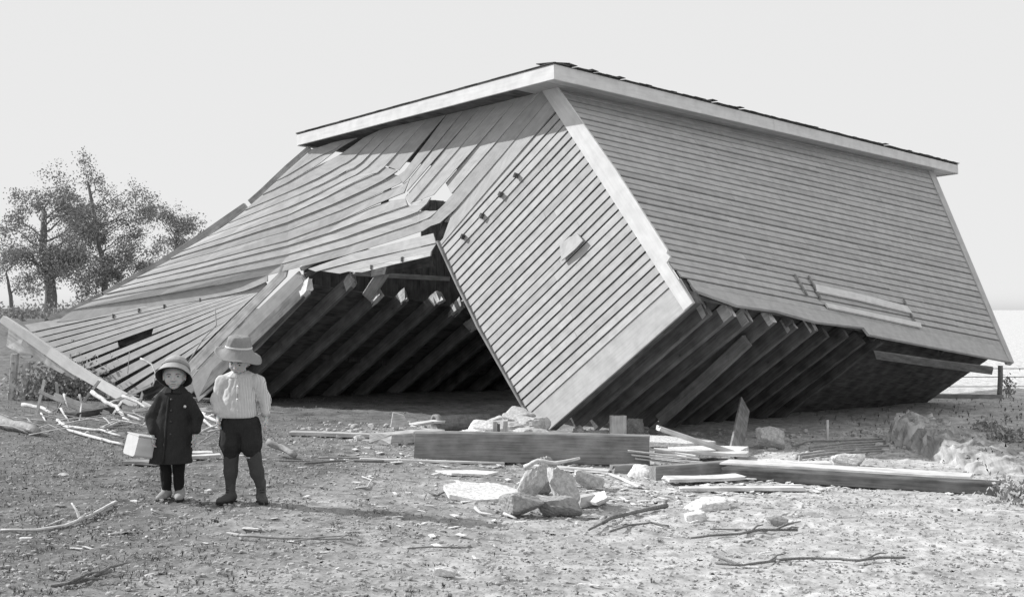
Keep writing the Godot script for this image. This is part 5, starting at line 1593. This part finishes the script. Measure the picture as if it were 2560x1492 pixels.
	branch("long bent stick in the left foreground grass", lift([Vector3(-3.193, -0.002, -7.533), Vector3(-2.969, -0.002, -7.533), Vector3(-2.845, -0.002, -7.67), Vector3(-2.816, -0.002, -7.982), Vector3(-2.829, -0.002, -8.611)], 0.014), 0.008, 0.014, M.peeled, 2)
	branch("short stick beside the long bent stick in the grass", lift([Vector3(-2.973, -0.002, -7.639), Vector3(-2.954, -0.001, -7.95)], 0.01), 0.006, 0.006, M.peeled)
	branch("dark stick in the bottom left corner", lift([Vector3(-2.304, -0.002, -6.025), Vector3(-2.189, -0.001, -6.122), Vector3(-2.124, -0.002, -6.384)], 0.012), 0.007, 0.012, M.bark, 3)
	branch("straight dark stick on the ground in front of the child in the striped shirt", lift([Vector3(-1.674, -0.009, -7.414), Vector3(-1.416, -0.015, -7.37), Vector3(-1.021, -0.034, -7.414)], 0.010), 0.009, 0.007, M.twig, 1)
	branch("thin stick crossing the straight dark stick", lift([Vector3(-1.309, -0.021, -7.253), Vector3(-1.198, -0.025, -7.385), Vector3(-1.027, -0.033, -7.489)], 0.018), 0.006, 0.005, M.twig)
	branch("thin rod lying parallel to the big timber, nearest it", lift([Vector3(-1.808, -0.007, -11.251), Vector3(-1.535, -0.012, -11.296), Vector3(-1.202, -0.025, -11.341)], 0.01), 0.010, 0.008, M.twig)
	branch("second thin rod in front of the dark opening", lift([Vector3(-1.863, -0.005, -10.811), Vector3(-1.574, -0.011, -11.051), Vector3(-1.179, -0.026, -11.117)], 0.01), 0.010, 0.012, M.bark)
	branch("thin rod at the striped shirt child's right", lift([Vector3(-2.156, 0, -11.029), Vector3(-2.002, -0.002, -10.985), Vector3(-1.743, -0.007, -10.963)], 0.008), 0.008, 0.007, M.bark)
	branch("small hooked twig in the middle of the dirt", lift([Vector3(-1.255, -0.022, -10.102), Vector3(-1.159, -0.026, -9.942), Vector3(-1.146, -0.027, -9.553), Vector3(-1.22, -0.024, -9.496)], 0.008), 0.006, 0.005, M.peeled)
	branch("thin forked twig left of the white cracked slab", lift([Vector3(-0.693, -0.046, -9.515), Vector3(-0.577, -0.052, -9.271), Vector3(-0.512, -0.055, -9.534), Vector3(-0.431, -0.06, -9.649)], 0.01), 0.007, 0.006, M.bark)
	branch("straw-like twig in the central foreground", lift([Vector3(-0.627, -0.049, -7.225), Vector3(-0.484, -0.057, -7.312), Vector3(-0.243, -0.068, -7.341)], 0.008), 0.005, 0.004, M.bark)
	# log beside the boy
	branch("stout peeled log end pointing at the child in the striped shirt", [Vector3(-2.316, 0.15, -11.385), Vector3(-2.184, 0.1, -11.363), Vector3(-2.016, 0.044, -11.206)], 0.032, 0.028, M.twig)
	# --- brush tangle at the left
	var tang := [
		[[Vector3(-5.611, 0, -14.879), Vector3(-5.005, -0.002, -13.655), Vector3(-4.27, -0.001, -12.632), Vector3(-3.937, -0.002, -12.21)], 0.022, "longest pale branch running to the pale box in the brush tangle"],
		[[Vector3(-5.242, -0.001, -14.098), Vector3(-4.784, -0.001, -13.737), Vector3(-4.661, -0.002, -13.655), Vector3(-4.24, -0.002, -13.068)], 0.020, "straight pale branch just behind the longest one in the brush tangle"],
		[[Vector3(-4.68, -0.001, -13.737), Vector3(-4.742, -0.001, -14.382), Vector3(-4.779, -0.002, -14.79)], 0.024, "short branch rising to the right in the brush tangle"],
		[[Vector3(-5.714, 0.268, -16.4), Vector3(-5.388, 0.153, -16), Vector3(-5.19, 0.117, -15.8), Vector3(-4.881, 0.015, -15.2), Vector3(-4.568, -0.012, -14.6), Vector3(-4.421, -0.022, -14.5)], 0.032, "thick crooked limb coming down from the white board to the small child"],
		[[Vector3(-5.148, 0.085, -15.8), Vector3(-4.821, 0.005, -15.2)], 0.020, "short straight branch beside the thick crooked limb"],
		[[Vector3(-5.6, 0.298, -15.6), Vector3(-5.569, 0.164, -15.6), Vector3(-5.394, -0.042, -15)], 0.016, "upright pale stick in front of the dark hollow, right of two"],
		[[Vector3(-5.839, 0.291, -15.7), Vector3(-5.713, 0.126, -15.5)], 0.015, "upright pale stick in front of the dark hollow, left of two"],
		[[Vector3(-5.768, 0.129, -15.4), Vector3(-5.498, -0.032, -15)], 0.015, "slanting stick below the upright ones in the brush tangle"],
		[[Vector3(-6.057, 0.059, -15.5), Vector3(-5.579, -0.09, -14.6)], 0.013, "slanting twig near the pale log at the left"],
		[[Vector3(-6.578, 0.111, -16.2), Vector3(-6.252, 0.09, -16), Vector3(-5.946, 0.045, -15.6)], 0.032, "thick arched branch lying across the posts at the left"],
		[[Vector3(-4.995, 0.733, -16.2), Vector3(-4.815, 0.657, -16.1), Vector3(-4.726, 0.524, -16), Vector3(-4.773, 0.37, -16)], 0.014, "hoop-shaped vine standing before the splayed boards"],
		[[Vector3(-5.236, 0.229, -16.2), Vector3(-4.975, 0.164, -16), Vector3(-4.786, 0.096, -15.8)], 0.022, "pale branch ending behind the small child's shoulder"],
		[[Vector3(-5.002, 0.083, -15.4), Vector3(-4.735, 0.02, -15.2), Vector3(-4.534, -0.042, -15)], 0.020, "pale branch ending behind the small child's elbow"],
		[[Vector3(-3.765, 0.133, -14.6), Vector3(-3.396, 0.083, -14)], 0.028, "pale branch crossing between the two children"],
		[[Vector3(-3.493, 0.022, -13.6), Vector3(-3.339, 0.093, -13.8)], 0.016, "thin branch in the tangle between the two children"],
		[[Vector3(-3.271, -0.02, -12.4), Vector3(-3.205, 0.066, -13)], 0.008, "long thin twig slanting behind the small child"],
		[[Vector3(-3.633, 0.092, -14.2), Vector3(-3.489, 0.037, -14), Vector3(-3.357, 0.038, -13.8)], 0.018, "curled branch in the tangle between the two children"],
		[[Vector3(-5.262, 0.513, -16.5), Vector3(-5.273, 0.805, -16.6)], 0.006, "thin upright stem before the splayed boards"],
		[[Vector3(-4.297, 0.694, -16), Vector3(-4.163, 0.98, -16.2), Vector3(-4.025, 1.182, -16.4), Vector3(-4.072, 1.41, -16.5)], 0.010, "slender sapling leaning on the long skirt board"],
	]
	for t in tang:
		var pts: Array = t[0]
		if pts[0].y < 0.02 and pts[-1].y < 0.02:
			pts = lift(pts, 0.015)
		branch(t[2], pts, t[1], t[1] * 0.6, M.peeled if t[1] > 0.012 else M.twig, 2 if t[1] > 0.019 else 0, "sticks of the brush tangle")
	branch("thick pale log lying at the left edge", [(Vector3(-6.516, 0, -14.672) + Vector3(0, 0.10, 0)), (Vector3(-5.725, 0, -13.819) + Vector3(0, 0.080, 0)), (Vector3(-5.207, -0.001, -13.225) + Vector3(0, 0.06, 0))], 0.075, 0.045, M.twig)
	for i in 44:
		var c := Vector3(-4.672, -0.001, -13.958) + Vector3(rr(-1.3, 1.4), 0, rr(-1.4, 0.8))
		var an := rr(-0.5, 0.5) + (PI if rng.randf() < 0.5 else 0.0)
		var l := rr(0.25, 0.7)
		var d := Vector3(cos(an), 0, sin(an)) * l
		var pts := lift([c, c + d * 0.5 + Vector3(0, 0, rr(-.05, .05)), c + d], 0.01)
		pts[1].y += rr(0.0, 0.1)
		pts[2].y += rr(0.0, 0.12)
		branch("one of the many small bare twigs strewn through the brush tangle at left", pts, rr(0.006, 0.012), 0.004, M.peeled if rng.randf() < 0.6 else M.twig, 0, "small twigs of the brush tangle")
	for i in 14:
		var c := Vector3(-5.26, -0.002, -16.705) + Vector3(rr(-1.0, 0.8), 0, rr(-0.5, 1.1))
		var d := Vector3(rr(-.6, .6), rr(0.0, 0.45), rr(-.35, .35)).normalized() * rr(0.3, 0.8)
		timber("splintered_lath", "one of the splintered laths strewn at the foot of the collapsed wall", Vector3(c.x, land(c.x, c.z) + 0.02, c.z), Vector3(c.x, land(c.x, c.z) + 0.04, c.z) + d, rr(0.03, 0.07), 0.014, [M.pale, M.raw, M.beam][i % 3], 0.02, Vector3(0, .5, .8), "splintered laths below the wall", "lath")
	timber("dark_plank", "dark plank lying in the hollow behind the brush tangle", (Vector3(-5.57, -0.001, -15.209) + Vector3(0, 0.05, 0)), (Vector3(-5.373, -0.001, -16.375) + Vector3(0, 0.06, 0)), 0.16, 0.07, M.old, 0.02, Vector3.UP, "", "plank")
	shrub("added_brush_filler", Vector3(-6.967, -0.039, -18.6), Vector3(0.75, 0.38, 0.3), 2600, 0.07, "added heap of brush that darkens the hollow under the white board", "")  # filler put in so the hollow behind the posts looks dark
	timber("thin_board", "upper of two boards lying behind the small child's legs", (Vector3(-3.105, -0.001, -11.57) + Vector3(0, 0.02, 0)), (Vector3(-2.892, -0.001, -11.639) + Vector3(0, 0.02, 0)), 0.14, 0.02, M.pale, 0.01, Vector3.UP, "boards behind the small child", "board")
	timber("thin_board", "lower of two boards lying behind the small child's legs", (Vector3(-3.069, -0.003, -11.161) + Vector3(0, 0.035, 0)), (Vector3(-2.734, -0.002, -11.273) + Vector3(0, 0.035, 0)), 0.12, 0.03, M.pale, 0.01, Vector3.UP, "boards behind the small child", "board")
	timber("thin_board", "dark board below the pale box behind the small child", (Vector3(-3.48, -0.001, -10.919) + Vector3(0, 0.02, 0)), (Vector3(-3.152, -0.001, -10.811) + Vector3(0, 0.02, 0)), 0.16, 0.03, M.beam, 0.01, Vector3.UP, "", "board")

func build_small():
	# gravel, wood chips and dead grass: too many to count
	scatter_stuff("gravel", 60000, M.pebble, [rock(Vector3(1, 0.6, 0.8), 6, 0.05, 1), rock(Vector3(0.9, 0.5, 1), 7, 0.05, 1)], func():
		var z := -5.2 - 9.5 * pow(rng.randf(), 1.5)
		var x := rr(-0.47, 0.47) * -z
		return [x, z, 0.006 + 0.026 * pow(rng.randf(), 6.0)], "loose gravel and clods strewn over the dirt yard")
	scatter_stuff("clods", 4500, M.clod, [rock(Vector3(1, 0.7, 0.8), 6, 0.08, 1)], func():
		var z := -5.2 - 12.0 * pow(rng.randf(), 1.3)
		var x := rr(-0.47, 0.47) * -z
		return [x, z, 0.007 + 0.026 * pow(rng.randf(), 5.0)], "dark crumbs of soil strewn over the yard")
	scatter_stuff("wood_chips", 2000, M.pale, [beam(Vector3(-.5, 0, 0), Vector3(.5, 0, 0), 0.16, 0.05, Vector3.UP, 0.05), beam(Vector3(-.5, 0, 0), Vector3(.5, 0, 0), 0.3, 0.06, Vector3.UP, 0.09)], func():
		var c = [[1.0, -11.2, 1.1], [0.9, -9.6, 1.0], [1.7, -9.9, 0.9], [2.3, -10.6, 1.2], [-1.0, -11.6, 1.2], [0.0, -9.5, 1.3], [-0.6, -8.0, 2.0], [0.4, -12.4, 1.0]][rng.randi() % 8]
		return [c[0] + rng.randfn() * c[2] * 0.7, c[1] + rng.randfn() * c[2] * 0.45, 0.02 + 0.11 * pow(rng.randf(), 3.5)], "pale wood chips and splinters littered round the wreck")
	# rubble lumps in the shade below the floor
	scatter_stuff("rubble", 420, M.stone, [rock(Vector3(1, 0.7, 0.9), 9, 0.05, 1), rock(Vector3(1, 0.5, 0.8), 8, 0.05, 1)], func():
		var z := rr(-15.0, -12.4)
		return [rr(-2.4, 5.0), z, 0.03 + 0.10 * pow(rng.randf(), 2.5)], "stone rubble lying in the shade below the broken floor")
	var st := SurfaceTool.new()
	st.begin(Mesh.PRIMITIVE_TRIANGLES)
	for i in 9:
		var a := rr(0, TAU)
		var d := Vector3(cos(a), 0, sin(a))
		var s := d.cross(Vector3.UP) * 0.035
		var tip := d * rr(0.15, 0.6) + Vector3(0, rr(0.6, 1.0), 0)
		var mid := d * 0.12 + Vector3(0, 0.5, 0)
		for v in [-s, s, mid + s * .7, -s, mid + s * .7, mid - s * .7, mid - s * .7, mid + s * .7, tip]:
			st.set_normal(Vector3.UP)
			st.set_color(Color(0.34, 0.34, 0.34))
			st.add_vertex(v)
	var tuft := st.commit()
	scatter_stuff("grass", 11000, M.grass, [tuft], func():
		var z := -5.2 - 15.0 * pow(rng.randf(), 1.2)
		var x := rr(-0.49, -0.12) * -z + 0.6 * rng.randfn()
		if fine.get_noise_2d(x * 0.9, z * 0.9) < -0.05 and x > -3.5:
			x -= 1.5
		return [x, z, 0.012 + 0.028 * rng.randf()], "short dead grass on the left side of the yard")
	scatter_stuff("grass", 500, M.grass, [tuft], func():
		return [rr(4.0, 9.0), rr(-20.0, -12.0), 0.03 + 0.05 * rng.randf()], "sparse grass in the field right of the house")

func scatter_stuff(called: String, n: int, mat: Material, meshes: Array, pick: Callable, label: String):
	for mi in meshes.size():
		var cnt := n / meshes.size()
		var mm := MultiMesh.new()
		mm.transform_format = MultiMesh.TRANSFORM_3D
		mm.mesh = meshes[mi]
		mm.instance_count = cnt
		for i in cnt:
			var p = pick.call()
			var s: float = p[2]
			var y := land(p[0], p[1]) + bumps(p[0], p[1])
			var b := Basis(Vector3.UP, rr(0, TAU)) * Basis(Vector3.RIGHT, rr(-.2, .2))
			if called == "grass":
				b = Basis(Vector3.UP, rr(0, TAU)) * Basis.from_scale(Vector3(1.3, rr(0.5, 1.2), 1.3))
			mm.set_instance_transform(i, Transform3D(b.scaled(Vector3(s, s, s)), Vector3(p[0], y + (0.0 if called == "grass" else s * 0.12), p[1])))
		var o := MultiMeshInstance3D.new()
		o.multimesh = mm
		o.material_override = mat
		o.name = numbered(called)
		add_child(o)
		o.set_meta("kind", "stuff")
		o.set_meta("label", label)
		o.set_meta("category", called.replace("_", " "))
